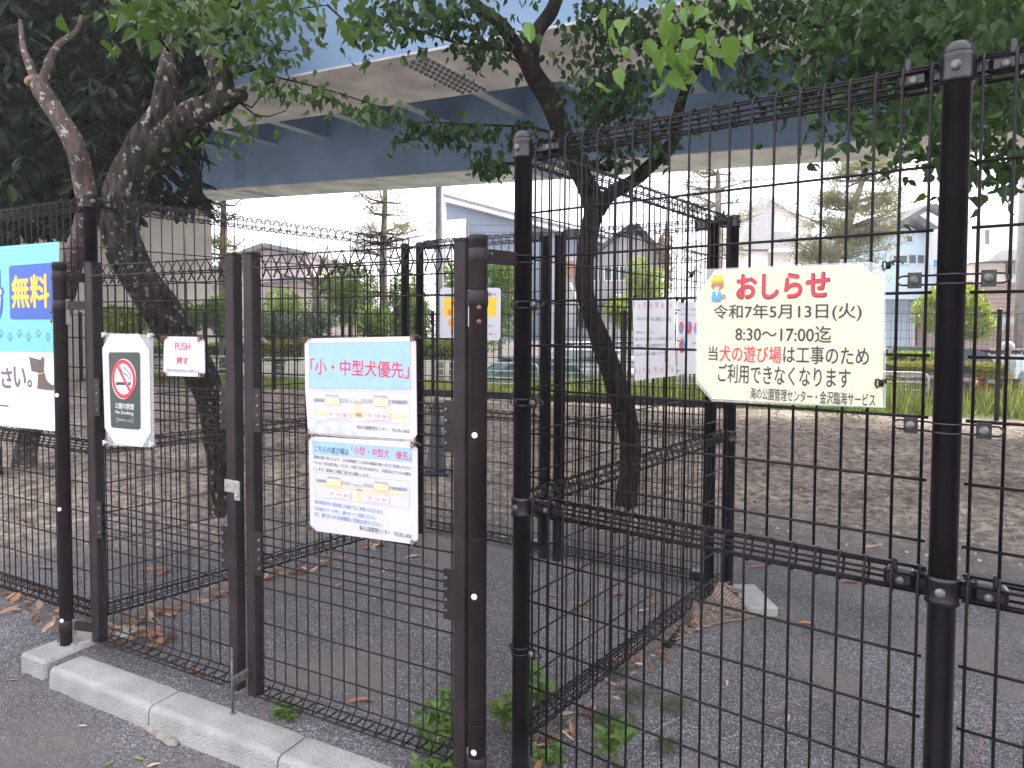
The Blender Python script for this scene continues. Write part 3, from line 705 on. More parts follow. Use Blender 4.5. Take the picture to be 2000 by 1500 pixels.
def knot(parent, c, n, material, r=.006):
    mb = MB(); u = ZR.cross(n).normalized()
    pts = [c+n*.012+u*(.004*math.cos(a)*3)+ZR*(.012*math.sin(a*2)) for a in [k*.6 for k in range(9)]]
    mb.tube(pts, .0022, 6); mb.lathe(c+n*.008, [(.001, -.006), (r, -.003), (r, .004), (.001, .007)], 8, u)
    mb.tube([c+n*.01, c+n*.02+u*.02+ZR*.012, c+n*.016+u*.035+ZR*.002], .0016, 5); return wbuild(mb, 'wire_tie', material, parent)
def T(sg, parent, mat_, items, name='lettering', k=2, bold=.012):
    for it in items: mb = MB(); sg.text(mb, *it, k, bold); sg.done(mb, name, mat_, parent)
film, tf, bf = newmat('clear_laminate_film'); 
bf.inputs['Base Color'].default_value = (.8, .83, .84, 1); bf.inputs['Roughness'].default_value = .15
trn = tf.nodes.new('ShaderNodeBsdfTransparent'); mxs = tf.nodes.new('ShaderNodeMixShader'); mxs.inputs[0].default_value = .22
tf.links.new(trn.outputs[0], mxs.inputs[1]); tf.links.new(bf.outputs[0], mxs.inputs[2]); tf.links.new(mxs.outputs[0], tf.nodes['Material Output'].inputs[0])
M['film'] = film

# --- pale yellow notice on the front fence
c9 = onplane(1545, 655, A-Yv*.020, Yv); t9 = thing('notice', 'pale yellow laminated closure notice with big red heading on the right fence', 'notice', c9)
s9 = Sign(c9, -Yv)
s9.warp = lambda a, b_: .007*math.cos(a*9+.5)*(.4+.6*abs(b_)/.17)
def curved_plate(sg, name, pts, material, parent, k=0, th=.0012, nx=26):
    """sheet cut to an outline, sliced into strips so that it can bow"""
    p = [sg.uv(*q) for q in pts]; us = [a for a, _ in p]; u0, u1 = min(us), max(us)
    cutsu = sorted(set([u0+(u1-u0)*i/nx for i in range(nx+1)]+us)); mb = MB()
    def span(u):
        u = min(max(u, u0+1e-6), u1-1e-6); ys = []
        for i in range(len(p)):
            (a, b_), (c, d) = p[i], p[(i+1) % len(p)]
            if (a-u)*(c-u) < 0: ys.append(b_+(d-b_)*(u-a)/(c-a))
        return min(ys), max(ys)
    for i in range(len(cutsu)-1):
        ua, ub = cutsu[i], cutsu[i+1]
        if ub-ua < 1e-5: continue
        la, ha = span(ua+1e-6); lb, hb = span(ub-1e-6)
        nv = 4; vsx = []
        for j in range(nv+1): vsx += [sg.w(ua, la+(ha-la)*j/nv, k), sg.w(ub, lb+(hb-lb)*j/nv, k)]
        bk = [v-sg.n*th for v in vsx]
        mb.add(vsx, [(2*j, 2*j+1, 2*j+3, 2*j+2) for j in range(nv)], True); mb.add(bk, [(2*j, 2*j+2, 2*j+3, 2*j+1) for j in range(nv)], True)
    return wbuild(mb, name, material, parent)
curved_plate(s9, 'sheet', [(1396, 528), (1683, 515), (1726, 553), (1724, 738), (1700, 738), (1700, 759), (1723, 760), (1724, 796), (1392, 779), (1361, 742), (1362, 575)], M['cream'], t9)
curved_plate(s9, 'laminate_film', [(1366, 526), (1700, 511), (1729, 519), (1729, 798), (1390, 784), (1358, 748), (1358, 560)], film, t9, k=-2)
T(s9, t9, I_dark, [('おしらせ', 1439.5, 532.5, 1621.5, 584.5)], 'heading_outline', 2, .045)
T(s9, t9, I_red, [('おしらせ', 1441.5, 534.5, 1619.5, 582.5)], 'heading', 3, .028)
T(s9, t9, I_dark, [('令和7年5月13日(火)', 1394, 593, 1683, 627), ('8:30～17:00迄', 1437, 636, 1624, 668), ('当', 1384, 676, 1402, 704), ('は工事のため', 1531, 676, 1697, 712),
   ('ご利用できなくなります', 1403, 714, 1661, 753), ('海の公園管理センター・金沢臨海サービス', 1467, 762, 1709, 787)], 'lettering', 2, .010)
T(s9, t9, I_red, [('犬の遊び場', 1406, 675, 1527, 708)], 'lettering', 2, .010)
# a small plain bowing dog in a helmet
mb = MB(); s9.ell(mb, 1402, 552, 12.5, 13, 3, a0=0, a1=math.pi, n=16); s9.poly(mb, [(1391, 541), (1394, 537), (1397, 541)], 3); s9.poly(mb, [(1408, 541), (1411, 536), (1414, 541)], 3); s9.done(mb, 'picture', I_yel, t9)
mb = MB(); s9.ell(mb, 1402, 558, 12.5, 9, 2); s9.ell(mb, 1414, 580, 4, 5, 2, r_in=.4); s9.ell(mb, 1401.5, 586, 3, 2, 5, n=10); s9.done(mb, 'picture', mat('tan_brown_ink', (.36, .18, .08), .5), t9)
mb = MB(); s9.poly(mb, [(1393, 569), (1408, 569), (1410, 582), (1408, 590), (1391, 590), (1390, 582)], 3); s9.done(mb, 'picture', mat('sky_blue_ink', (.07, .32, .60), .5), t9)
mb = MB(); s9.poly(mb, [(1398, 569), (1404, 569), (1401, 581)], 4); s9.ell(mb, 1401, 563, 5, 4, 3, n=12); s9.done(mb, 'picture', I_wht, t9)
mb = MB(); s9.ell(mb, 1401, 562, 1.6, 1.6, 4, n=8); s9.line(mb, [(1394, 558), (1397, 559)], .0012, 4); s9.line(mb, [(1405, 559), (1408, 558)], .0012, 4); s9.done(mb, 'picture', I_dark, t9)
mb = MB(); s9.line(mb, [(1390, 549.5), (1414, 549.5)], .0022, 4); s9.done(mb, 'picture', mat('green_ink', (.15, .28, .10), .5), t9)
for (x, y) in ((1352, 537), (1736, 519), (1722, 748)): knot(t9, onplane(x, y, A-Yv*.008, Yv), -Yv, M['wire'], .009)

# --- boards on the right gate leaf
Pg = Mg+gn*.032
c4 = onplane(705, 760, Pg, gn); t4 = thing('notice_board', 'upper white notice board on the right gate with blue field and large red lettering', 'notice board', c4); s4 = Sign(c4, gn)
s4.plate('board', [(602, 661), (801, 657), (812, 668), (814, 849), (807, 859), (609, 846), (601, 836), (596, 762), (595, 671)], M['paper'], t4)
mb = MB(); s4.poly(mb, [(604, 670), (801, 667), (803, 761), (604, 758)], 1); s4.done(mb, 'blue_field', I_sky, t4)
mb = MB(); s4.line(mb, [(604, 670), (801, 667), (803, 761), (604, 758)], .0012, 2, True); s4.line(mb, [(612, 763), (800, 766), (801, 828), (616, 820)], .0010, 2, True); s4.line(mb, [(682, 775), (707, 775), (707, 788), (682, 788)], .0008, 4, True); s4.done(mb, 'printed_line', I_gry2, t4)
T(s4, t4, I_red, [('「小・中型犬優先」', 607, 703, 799, 735)], 'lettering', 2, .012)
def mapprint(sg, t_, F):
    """small street map print; F maps 0..1 sheet coordinates to what is seen"""
    def R4(mb, a, b_, c, d, k): sg.poly(mb, [F(a, d), F(c, d), F(c, b_), F(a, b_)], k)
    mb = MB(); R4(mb, .0, .25, .98, .39, 1); sg.done(mb, 'printed_road', I_gry2, t_)
    mb = MB(); R4(mb, .02, F.road[0], .97, F.road[1], 1); R4(mb, *F.stem, 1); sg.done(mb, 'printed_path', I_tan, t_)
    ptan = mat('pale_tan_ink', (.74, .62, .36), .5)
    for q in ((.118, .21, .272, .46), (.62, .21, .78, .46)): mb = MB(); R4(mb, *q, 3); sg.done(mb, 'printed_area', ptan, t_)
    mb = MB(); R4(mb, .37, .18, .51, .40, 3); R4(mb, .12, .66, .37, .92, 3); R4(mb, .53, .66, .79, .92, 3); sg.poly(mb, [F(.155, .66), F(.155, .50), F(.22, .66)], 3); sg.poly(mb, [F(.68, .66), F(.73, .50), F(.755, .66)], 3); sg.done(mb, 'printed_box', I_wht, t_)
    mb = MB()
    for q in ([(.12, .66), (.155, .66), (.155, .50), (.22, .66), (.37, .66), (.37, .92), (.12, .92)], [(.53, .66), (.68, .66), (.73, .50), (.755, .66), (.79, .66), (.79, .92), (.53, .92)], [(.118, .21), (.272, .21), (.272, .46), (.118, .46)], [(.62, .21), (.78, .21), (.78, .46), (.62, .46)]):
        sg.line(mb, [F(*z) for z in q], .0009, 4, True)
    sg.done(mb, 'printed_line', I_pink, t_)
    def tx(s_, a, b_, c, d): x0 = F(a, (b_+d)/2)[0]; x1 = F(c, (b_+d)/2)[0]; return (s_, x0, F((a+c)/2, b_)[1], x1, F((a+c)/2, d)[1])
    T(sg, t_, I_pink, [tx('小型・中型犬 優先', .14, .72, .35, .86), tx('中型・大型犬 優先', .55, .72, .77, .86)], 'lettering', 4, .004)
    T(sg, t_, I_grey, [tx('南側の犬の遊び場', .13, .12, .26, .18), tx('北側の犬の遊び場', .63, .12, .77, .18), tx('シーサイドライン', .38, .20, .50, .27), tx('海の公園南口駅', .38, .30, .50, .38), tx('八景島方面', .01, .28, .10, .36), tx('海の公園柴口駅', .82, .28, .96, .36), tx('園路', .44, F.lab, .50, F.lab+.07)], 'lettering', 4, .0)
def bil(q):
    def F(a, b_): 
        (x0, y0), (x1, y1), (x2, y2), (x3, y3) = q
        return ((x0*(1-a)+x1*a)*(1-b_)+(x3*(1-a)+x2*a)*b_, (y0*(1-a)+y1*a)*(1-b_)+(y3*(1-a)+y2*a)*b_)
    return F
F4 = bil([(612, 763), (800, 766), (801, 828), (616, 820)]); F4.road = (.70, .84); F4.stem = (.42, .42, .49, .78); F4.lab = .76; mapprint(s4, t4, F4)
T(s4, t4, I_grey, [('海の公園管理センター　TEL701-3450', 697, 834, 800, 842)], 'lettering', 2, .004)
mb = MB(); s4.poly(mb, [(605, 824), (625, 822), (650, 823), (668, 826), (682, 834), (690, 842), (702, 846), (706, 851), (660, 848), (612, 845), (605, 838)], 2); s4.done(mb, 'peeled_print', mat('worn_grey_board', (.48, .50, .53), .5, var=.15, scale=25), t4)
c5 = onplane(710, 950, Pg, gn); t5 = thing('notice_board', 'lower white notice board on the right gate with blue strip and lines of text', 'notice board', c5); s5 = Sign(c5, gn)
s5.plate('board', [(609, 852), (804, 864), (815, 877), (816, 1054), (807, 1063), (616, 1037), (606, 1025), (603, 861)], M['paper'], t5)
mb = MB(); s5.poly(mb, [(610, 861), (805, 876), (804, 902), (611, 886)], 1); s5.done(mb, 'blue_strip', I_sky, t5)
mb = MB(); s5.line(mb, [(610, 861), (805, 876), (804, 902), (611, 886)], .001, 2, True); s5.line(mb, [(615, 922), (800, 940), (799, 993), (617, 971)], .001, 2, True); s5.done(mb, 'printed_line', I_gry2, t5)
T(s5, t5, I_dark, [('こちらの遊び場は', 615, 873, 681, 885.5)], 'lettering', 2, .006)
T(s5, t5, I_red, [('「小型・中型犬　優先」', 687, 876.5, 802, 893)], 'lettering', 2, .006)
T(s5, t5, I_grey, [('皆様の譲り合いにより、犬の体格差で２か所の施設を使い分けご利用いただい', 613, 899.5, 803, 906.5), ('ている「犬の遊び場」ですが、令和５年12月18日から、中型犬はどちらも優先', 613, 911, 803, 918), ('とします。皆様のご理解ご協力をお願いします。', 613, 918.5, 722, 925.5),
   ('海の公園管理センター　TEL701-3450', 702, 1034, 804, 1044)], 'lettering', 2, .004)
T(s5, t5, I_blue, [('他の利用がない場合等には混在でもご利用いただけます。', 615, 986, 749, 994), ('引き続きマナーを守り、譲り合ってご利用ください。', 615, 998, 734, 1006), ('また、譲り合いのため長時間のご利用はお控えください。', 615, 1010, 747, 1019)], 'lettering', 2, .003)
F5 = bil([(617, 922), (800, 940), (799, 993), (618, 971)]); F5.road = (.47, .57); F5.stem = (.43, .57, .48, .98); F5.lab = .48; mapprint(s5, t5, F5)
for t_, s_, xy in ((t4, s4, ((599, 664), (811, 660))), (t5, s5, ((606, 852), (812, 868), (608, 1032), (812, 1060)))):
    for x, y in xy: knot(t_, onplane(x, y, Pg-gn*.004, gn), gn, M['rust'], .006)
mb = MB(); q0, q1 = onplane(604, 845, Pg-gn*.006, gn), onplane(811, 862, Pg-gn*.006, gn); mb.bar(q0, q1, .008, .012); wbuild(mb, 'backing_strip', M['steel'], t5)
# --- no smoking and push notices on the left gate leaf
c2_ = onplane(246, 762, Pg, gn); t2 = thing('notice', 'tall white no smoking notice with dark green panel on the left gate leaf', 'notice', c2_); s2 = Sign(c2_, gn)
s2.warp = lambda a, b_: .006*math.cos(a*11)
curved_plate(s2, 'sheet', [(216, 652), (272, 652), (291, 684), (294, 845), (279, 873), (226, 867), (204, 836), (199, 680)], M['paper'], t2)
curved_plate(s2, 'laminate_film', [(205, 650), (297, 654), (300, 874), (210, 870)], film, t2, k=-2)
curved_plate(s2, 'green_panel', [(215, 688), (272, 688), (275, 692), (276, 836), (272, 839), (222, 835), (218, 832), (213, 692)], I_green, t2, k=1, th=.0001, nx=14)
cx, cy = 244, 740
curved_plate(s2, 'sign_disc', [(cx+24*math.cos(i*math.pi/18), cy+39.5*math.sin(i*math.pi/18)) for i in range(36)], I_wht, t2, k=2, th=.0001, nx=14)
mb = MB(); s2.ell(mb, cx, cy, 23, 38, 5, r_in=.80, n=40); s2.poly(mb, [(229, 712), (232, 709), (261, 766), (258, 770)], 5); s2.done(mb, 'prohibition_ring', I_red, t2)
mb = MB(); s2.poly(mb, [(229.5, 746), (252, 746), (252, 752), (229.5, 752)], 3); s2.poly(mb, [(253.5, 746), (258, 746), (258, 752), (253.5, 752)], 3)
s2.line(mb, [(237, 714), (240, 724), (246, 730), (252, 733), (255, 740)], .004, 3); s2.line(mb, [(244, 716), (249, 721), (254, 728), (258, 731), (258, 742)], .004, 3); s2.done(mb, 'cigarette_symbol', I_dark, t2)
T(s2, t2, I_wht, [('公園内禁煙', 227, 787, 264, 799), ('No Smoking', 228, 802, 263, 811)], 'lettering', 2, .02)
T(s2, t2, I_wht, [('受動喫煙の防止にご協力を', 232, 818.5, 261, 822.5)], 'lettering', 2, .0)
mb = MB(); s2.line(mb, [(229, 816), (263, 816), (263, 825), (229, 824)], .001, 2, True); s2.done(mb, 'printed_line', I_wht, t2)
for x, y in ((207, 654), (297, 656), (209, 864), (300, 868)): knot(t2, onplane(x, y, Pg-gn*.004, gn), gn, M['white'], .007)
c3_ = onplane(360, 697, Pg, gn); t3 = thing('notice', 'small white push notice with red lettering on the left gate leaf', 'notice', c3_); s3 = Sign(c3_, gn)
s3.plate('board', [(320, 665), (327, 657), (391, 658), (399, 667), (400, 728), (393, 736), (326, 734), (319, 727)], M['paper'], t3)
T(s3, t3, I_red, [('PUSH', 342.5, 669, 371, 684)], 'lettering', 2, .0); T(s3, t3, I_red, [('押す', 345, 697, 368, 712)], 'lettering', 2, .02)
T(s3, t3, I_grey, [('扉を開けた後は必ず閉めるようお願いします', 325, 721, 390, 727)], 'lettering', 2, .0)
for x, y in ((323, 661), (395, 662), (323, 731), (396, 733)): knot(t3, onplane(x, y, Pg-gn*.004, gn), gn, M['rust'], .004)
# --- turquoise banner
Pb = G1-gn*.075; nb = -nW; c1_ = onplane(50, 655, Pb, nb); t1 = thing('banner', 'turquoise and white banner board with yellow lettering at the left edge', 'banner', c1_); s1 = Sign(c1_, nb)
s1.plate('board', [(-140, 493), (115, 472), (107, 842), (-140, 817)], M['white'], t1, .004)
mb = MB(); s1.poly(mb, [(-140, 493), (115, 472), (113, 689), (-140, 683)], 1); s1.done(mb, 'turquoise_field', I_teal, t1)
def rrect(sg, mb, x0, y0, x1, y1, r, k):
    xc, yc = (x0+x1)/2, (y0+y1)/2; u0 = sg.uv(x0, yc)[0]; u1 = sg.uv(x1, yc)[0]; v1 = sg.uv(xc, y0)[1]; v0 = sg.uv(xc, y1)[1]; pts = []
    for cx_, cy_, a0 in ((u1-r, v1-r, 0), (u0+r, v1-r, math.pi/2), (u0+r, v0+r, math.pi), (u1-r, v0+r, 1.5*math.pi)): pts += [(cx_+r*math.cos(a0+k_*math.pi/8), cy_+r*math.sin(a0+k_*math.pi/8)) for k_ in range(5)]
    sg.poly(mb, pts, k, True)
mb = MB(); rrect(s1, mb, 19, 516, 105, 624, .02, 2); s1.done(mb, 'blue_label', I_royal, t1)
T(s1, t1, I_yel, [('無料', 23, 536, 97, 602)], 'lettering', 3, .035)
T(s1, t1, I_royal, [('場', -80, 520, 9, 628)], 'lettering', 2, .09); T(s1, t1, I_wht, [('場', -74, 527, 4, 620)], 'lettering', 3, .04)
mb = MB()
for i, x in enumerate((-34, -16, 2, 20, 38, 56, 75, 94)):
    y = 656+(4 if i % 2 else -3); s1.ell(mb, x, y+3, 2.8, 4.2, 2, n=10)
    for dx, dy in ((-4, -3), (-1.6, -8), (2, -7), (4, -1)): s1.ell(mb, x+dx, y+dy, 1.5, 2.8, 2, n=8)
s1.done(mb, 'paw_prints', I_blue, t1)
T(s1, t1, mat('grey_brown_ink', (.13, .11, .11), .5), [('くださ', -50, 716, 24, 757), ('い', 27, 716, 51, 757), ('。', 54, 741, 63, 757), ('センター', -60, 778, 17, 800)], 'lettering', 2, .03)
mb = MB(); s1.poly(mb, [(57, 697), (80, 703), (80, 729), (62, 725)], 2); s1.poly(mb, [(78, 706), (82, 697), (87, 699), (86, 724), (80, 730)], 2); s1.poly(mb, [(75, 728), (86, 724), (91, 742), (100, 751), (106, 752), (105, 763), (86, 761), (73, 759)], 2); s1.done(mb, 'dog_silhouette', I_brown, t1)
mb = MB(); s1.line(mb, [(75, 730), (86, 728)], .004, 3); s1.done(mb, 'printed_collar', I_yel, t1)
# --- yellow and white notice on the back fence
Pk = Qc-nB*.012; c6 = onplane(918, 613, Pk, -nB); t6 = thing('notice_board', 'white notice board with a yellow field on the cage back fence seen between the posts', 'notice board', c6); s6 = Sign(c6, -nB)
s6.plate('board', [(864, 562), (974, 562), (978, 566), (977, 661), (973, 665), (862, 662), (859, 658), (860, 566)], M['paper'], t6)
mb = MB(); s6.poly(mb, [(867, 582), (970, 581), (969, 618), (867, 618)], 1); s6.done(mb, 'yellow_field', I_yel, t6)
T(s6, t6, I_dark, [('犬の遊び場ご利用の皆さまへ', 868, 572, 969, 580), ('ください。', 930, 633, 965, 639), ('管理センター', 927, 650, 968, 655)], 'lettering', 2, .02)
T(s6, t6, I_red, [('犬', 880, 588, 892, 599), ('狂', 875, 604, 884, 615)], 'lettering', 2, .03)
mb = MB(); s6.ell(mb, 884, 630, 9, 9, 2); s6.done(mb, 'orange_disc', I_oran, t6)
mb = MB(); s6.ell(mb, 885, 647, 5, 5, 2, r_in=.7); s6.line(mb, [(885, 643), (885, 647), (888, 648)], .002, 2); s6.done(mb, 'printed_ring', I_pink, t6)
# --- two posters on the side fence
Pp = A-nAC*.014; c7 = onplane(1276, 662, Pp, -nAC); t7 = thing('poster', 'white poster with pink paw prints hung on the cage side fence', 'poster', c7); s7 = Sign(c7, -nAC)
s7.warp = lambda a, b_: .010*math.sin(a*14+b_*3)+.006
curved_plate(s7, 'sheet', [(1236, 581), (1317, 587), (1316, 733), (1237, 744)], M['paper'], t7, nx=10)
T(s7, t7, I_grey, [('おもちゃやボールのご利用についてのお願い', 1245, 619, 1307, 627), ('い場合のみとしてください。', 1241, 646, 1275, 652), ('他のワンちゃんが興奮してしまう場合がありますので', 1240, 658, 1310, 665), ('いる場合には、おもちゃの使用はおやめください', 1240, 671, 1298, 678), ('みなさまのご理解をお願いします', 1240, 688, 1289, 694)], 'lettering', 2, .0)
T(s7, t7, I_blue, [('海の公園管理', 1290, 713, 1303, 716)], 'lettering', 2, .0)
mb = MB()
for i in range(8):
    x = 1240+i*9.6
    for y in (595+(i % 2)*3, 724-i*.8+(i % 2)*3):
        s7.ell(mb, x, y+2, 1.5, 2.6, 2, n=8)
        for dx, dy in ((-1.8, -2), (0, -4), (1.8, -2)): s7.ell(mb, x+dx, y+dy, .8, 1.6, 2, n=6)
s7.done(mb, 'paw_prints', I_pink, t7)
mb = MB(); s7.ell(mb, 1295, 688, 3.4, 7, 2, n=14); s7.poly(mb, [(1293, 694), (1298, 694), (1299, 707), (1292, 707)], 2); s7.done(mb, 'picture', mat('fawn_ink', (.42, .20, .11), .5), t7)
c8 = onplane(1345, 662, Pp, -nAC); t8 = thing('poster', 'white poster with red and blue pie charts beside the paw print poster', 'poster', c8); s8 = Sign(c8, -nAC)
s8.warp = lambda a, b_: .008*math.sin(a*12)
curved_plate(s8, 'sheet', [(1326, 589), (1385, 592), (1385, 728), (1326, 732)], M['paper'], t8, nx=8)
for x, y, rx, ry in ((1333, 640, 4, 12), (1346, 640, 4, 13), (1334, 676, 5, 14), (1358, 641, 4, 12)): mb = MB(); s8.ell(mb, x, y, rx, ry, 2, n=20); s8.done(mb, 'pie_chart', I_red, t8)
for x, y, rx, ry, a0, a1 in ((1333, 640, 4, 12, 2.4, 5.5), (1346, 640, 4, 13, 1.4, 3.5), (1334, 676, 5, 14, -1, 1.6), (1358, 641, 4, 12, 3, 6)): mb = MB(); s8.ell(mb, x, y, rx, ry, 3, n=20, a0=a0, a1=a1); s8.done(mb, 'pie_slice', I_blue, t8)
T(s8, t8, I_grey, [('アンケート結果', 1332, 602, 1356, 606), ('ご協力ありがとうございました', 1329, 612, 1360, 616), ('利用者の声', 1350, 668, 1360, 672), ('回答者', 1332, 658, 1338, 661)], 'lettering', 2, .0)
for (x, y), t_ in (((1236, 581), t7), ((1320, 584), t7), ((1330, 588), t8)): knot(t_, onplane(x, y, Pp, -nAC), -nAC, M['wire'], .008)
# ================================================================== trees
def barkmat(name, c1, c2, lich, amt=.62, sc=9):
    m_, t, b = newmat(name); N = t.nodes; L = t.links; tc = N.new('ShaderNodeTexCoord')
    def nz(s_, d=5): n = N.new('ShaderNodeTexNoise'); n.inputs['Scale'].default_value = s_; n.inputs['Detail'].default_value = d; L.new(tc.outputs['Object'], n.inputs['Vector']); return n
    mp = N.new('ShaderNodeMapping'); mp.inputs['Scale'].default_value = (1, 1, .28); L.new(tc.outputs['Object'], mp.inputs[0])
    n1 = N.new('ShaderNodeTexNoise'); n1.inputs['Scale'].default_value = 24; n1.inputs['Detail'].default_value = 7; L.new(mp.outputs[0], n1.inputs['Vector'])
    r1 = N.new('ShaderNodeValToRGB'); r1.color_ramp.elements[0].position = .35; r1.color_ramp.elements[1].position = .65; r1.color_ramp.elements[0].color = (*c1, 1); r1.color_ramp.elements[1].color = (*c2, 1); L.new(n1.outputs[0], r1.inputs[0])
    n2 = nz(sc, 6); r2 = N.new('ShaderNodeMapRange'); r2.inputs[1].default_value = amt; r2.inputs[2].default_value = amt+.035; L.new(n2.outputs[0], r2.inputs[0])
    n3 = nz(3, 4); r3 = N.new('ShaderNodeMapRange'); r3.inputs[1].default_value = .45; r3.inputs[2].default_value = .62; r3.inputs[4].default_value = .55; L.new(n3.outputs[0], r3.inputs[0])
    m1 = N.new('ShaderNodeMix'); m1.data_type = 'RGBA'; L.new(r3.outputs[0], m1.inputs[0]); L.new(r1.outputs[0], m1.inputs[6]); m1.inputs[7].default_value = (.022, .028, .015, 1)
    m2 = N.new('ShaderNodeMix'); m2.data_type = 'RGBA'; L.new(r2.outputs[0], m2.inputs[0]); L.new(m1.outputs[2], m2.inputs[6]); m2.inputs[7].default_value = (*lich, 1)
    L.new(m2.outputs[2], b.inputs['Base Color']); b.inputs['Roughness'].default_value = .95; b.inputs['Specular IOR Level'].default_value = .08
    bp = N.new('ShaderNodeBump'); bp.inputs['Strength'].default_value = 1; bp.inputs['Distance'].default_value = .045; L.new(n1.outputs[0], bp.inputs['Height']); L.new(bp.outputs[0], b.inputs['Normal'])
    return m_
bark1 = barkmat('dark_lichened_bark', (.008, .0065, .006), (.065, .053, .047), (.21, .21, .17), .595, 22)
bark2 = barkmat('pink_brown_bark', (.08, .058, .054), (.16, .12, .11), (.34, .32, .29), .60, 22)
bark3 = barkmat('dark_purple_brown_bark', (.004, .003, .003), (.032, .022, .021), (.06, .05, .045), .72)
bark4 = barkmat('pale_pine_bark', (.20, .16, .145), (.36, .31, .28), (.40, .38, .35), .7)
def limb(mb, pts, n=16, rough=.10, sub=5, seed=0, knots=()):
    """pts: list of (Vector, radius); smooth spline with lumpy skin"""
    P = [Vector(p) for p, r in pts]; R = [r for p, r in pts]; out_p, out_r = [], []
    for i in range(len(P)-1):
        p0 = P[max(i-1, 0)]; p1, p2 = P[i], P[i+1]; p3 = P[min(i+2, len(P)-1)]
        for k in range(sub):
            t_ = k/sub; a = .5*((2*p1)+(p2-p0)*t_+(2*p0-5*p1+4*p2-p3)*t_*t_+(-p0+3*p1-3*p2+p3)*t_**3); out_p.append(a); out_r.append(R[i]+(R[i+1]-R[i])*t_)
    out_p.append(P[-1]); out_r.append(R[-1]); b0 = len(mb.v); mb.tube(out_p, out_r, n)
    rn = random.Random(seed)
    ph = [rn.uniform(0, 6.28) for _ in range(6)]
    for i in range(len(out_p)):
        c = out_p[i]
        for k in range(n):
            v = Vector(mb.v[b0+i*n+k]); a = 2*math.pi*k/n
            d = 1+rough*(math.sin(3*a+i*.35+ph[0])*.5+math.sin(5*a-i*.6+ph[1])*.35+math.sin(2*a+i*.9+ph[2])*.4)+rn.uniform(-.4, .4)*rough
            mb.v[b0+i*n+k] = tuple(c+(v-c)*d)
def seen(px, py, d): return ond(px, py, d)
def rad(wpx, d): return wpx/2*d/FPX*.86
def P_(lst): return [(seen(x, y, d), rad(w, d)) for x, y, w, d in lst]
# leaf shapes: pointed oval, folded along the midrib
def leaf_tpl(kind):
    if kind == 'broad':
        o = [(0, 0), (.20, -.02), (.36, .14), (.31, .19), (.43, .33), (.34, .38), (.39, .53), (.27, .57), (.28, .71), (.15, .76), (.13, .90), (0, 1.10)]
    elif kind == 'long': o = [(0, 0), (.07, .12), (.13, .35), (.16, .6), (.12, .85), (0, 1.0)]
    else: o = [(0, 0), (.2, .25), (.25, .5), (.14, .8), (0, 1)]
    mid = [(0, y, -.0) for x, y in o[1:-1]]; n = len(o)
    v = [(0, 0, 0), (0, o[-1][1], -.24)] + [(0, y, -.18*y*y) for _, y in o[1:-1]] + [(x, y, .42*x-.20*y*y) for x, y in o[1:-1]] + [(-x, y, .42*x-.20*y*y) for x, y in o[1:-1]]
    k = n-2; f = []
    for s_ in (0, 1):
        base = 2+k*(1+s_)
        f.append([0, 2, base, base]); 
        for i in range(k-1): f.append([2+i, 2+i+1, base+i+1, base+i])
        f.append([2+k-1, 1, base+k-1, base+k-1])
    return np.array(v, float), f
def leaves(name, P, D, size, kind, material, parent, kindtag='stuff', up=None, singles=0, cut=.35):
    """P: (n,3) stalk points, D: (n,3) directions of the tip, size: (n,)"""
    T_, F_ = leaf_tpl(kind); n = len(P); D = D/np.linalg.norm(D, axis=1)[:, None]
    rnd = rng.normal(size=(n, 3)); U = np.cross(D, rnd+(0 if up is None else up)); U /= np.linalg.norm(U, axis=1)[:, None]; Wn = np.cross(U, D)
    U = U*rng.uniform(.6, 1.15, n)[:, None]; V = (U[:, None, :]*T_[None, :, 0:1]+D[:, None, :]*T_[None, :, 1:2]+Wn[:, None, :]*T_[None, :, 2:3])*size[:, None, None]+P[:, None, :]
    org = Vector((0, 0, 0)); p = parent
    while p is not None: org += Vector(p.location); p = p.parent
    V = V-np.array(org)
    idx = np.arange(n); big = set()
    if singles:
        dist = np.linalg.norm(P-np.array(C0), axis=1); cr = np.array(cF); inv = (P-np.array(C0))@cr
        px = CX+FPX*((P-np.array(C0))@np.array(cR))/inv; py = CY-FPX*((P-np.array(C0))@np.array(cU))/inv
        vis = (px > -20) & (px < 2020) & (py > -20) & (py < 1500) & (inv > 0); sc = np.where(vis, size/dist, 0); big = set(np.argsort(-sc)[:singles].tolist())
        pm = {}
        tri = [tuple(dict.fromkeys(f)) for f in F_]
        me0 = bpy.data.meshes.new('leaf'); me0.from_pydata([tuple(v) for v in T_], [], tri); me0.materials.append(material)
        for i in big:
            o = link('leaf', me0, parent); mt = Matrix((U[i], D[i], Wn[i])).transposed().to_4x4()
            o.matrix_local = Matrix.Translation(Vector(P[i])-org) @ mt @ Matrix.Scale(float(size[i]), 4)
    keep = np.array([i for i in idx if i not in big], int)
    if len(keep):
        V = V[keep]; tri = []
        for f in F_:
            g_ = list(dict.fromkeys(f))
            if len(g_) == 4: tri += [[g_[0], g_[1], g_[2]], [g_[0], g_[2], g_[3]]]
            else: tri.append(g_)
        Fa = np.array(tri)[None]+np.arange(len(keep))[:, None, None]*len(T_)
        me_ = npmesh(name, V.reshape(-1, 3), Fa.reshape(-1, 3)); me_.materials.append(material); return link(name, me_, parent, kindtag)
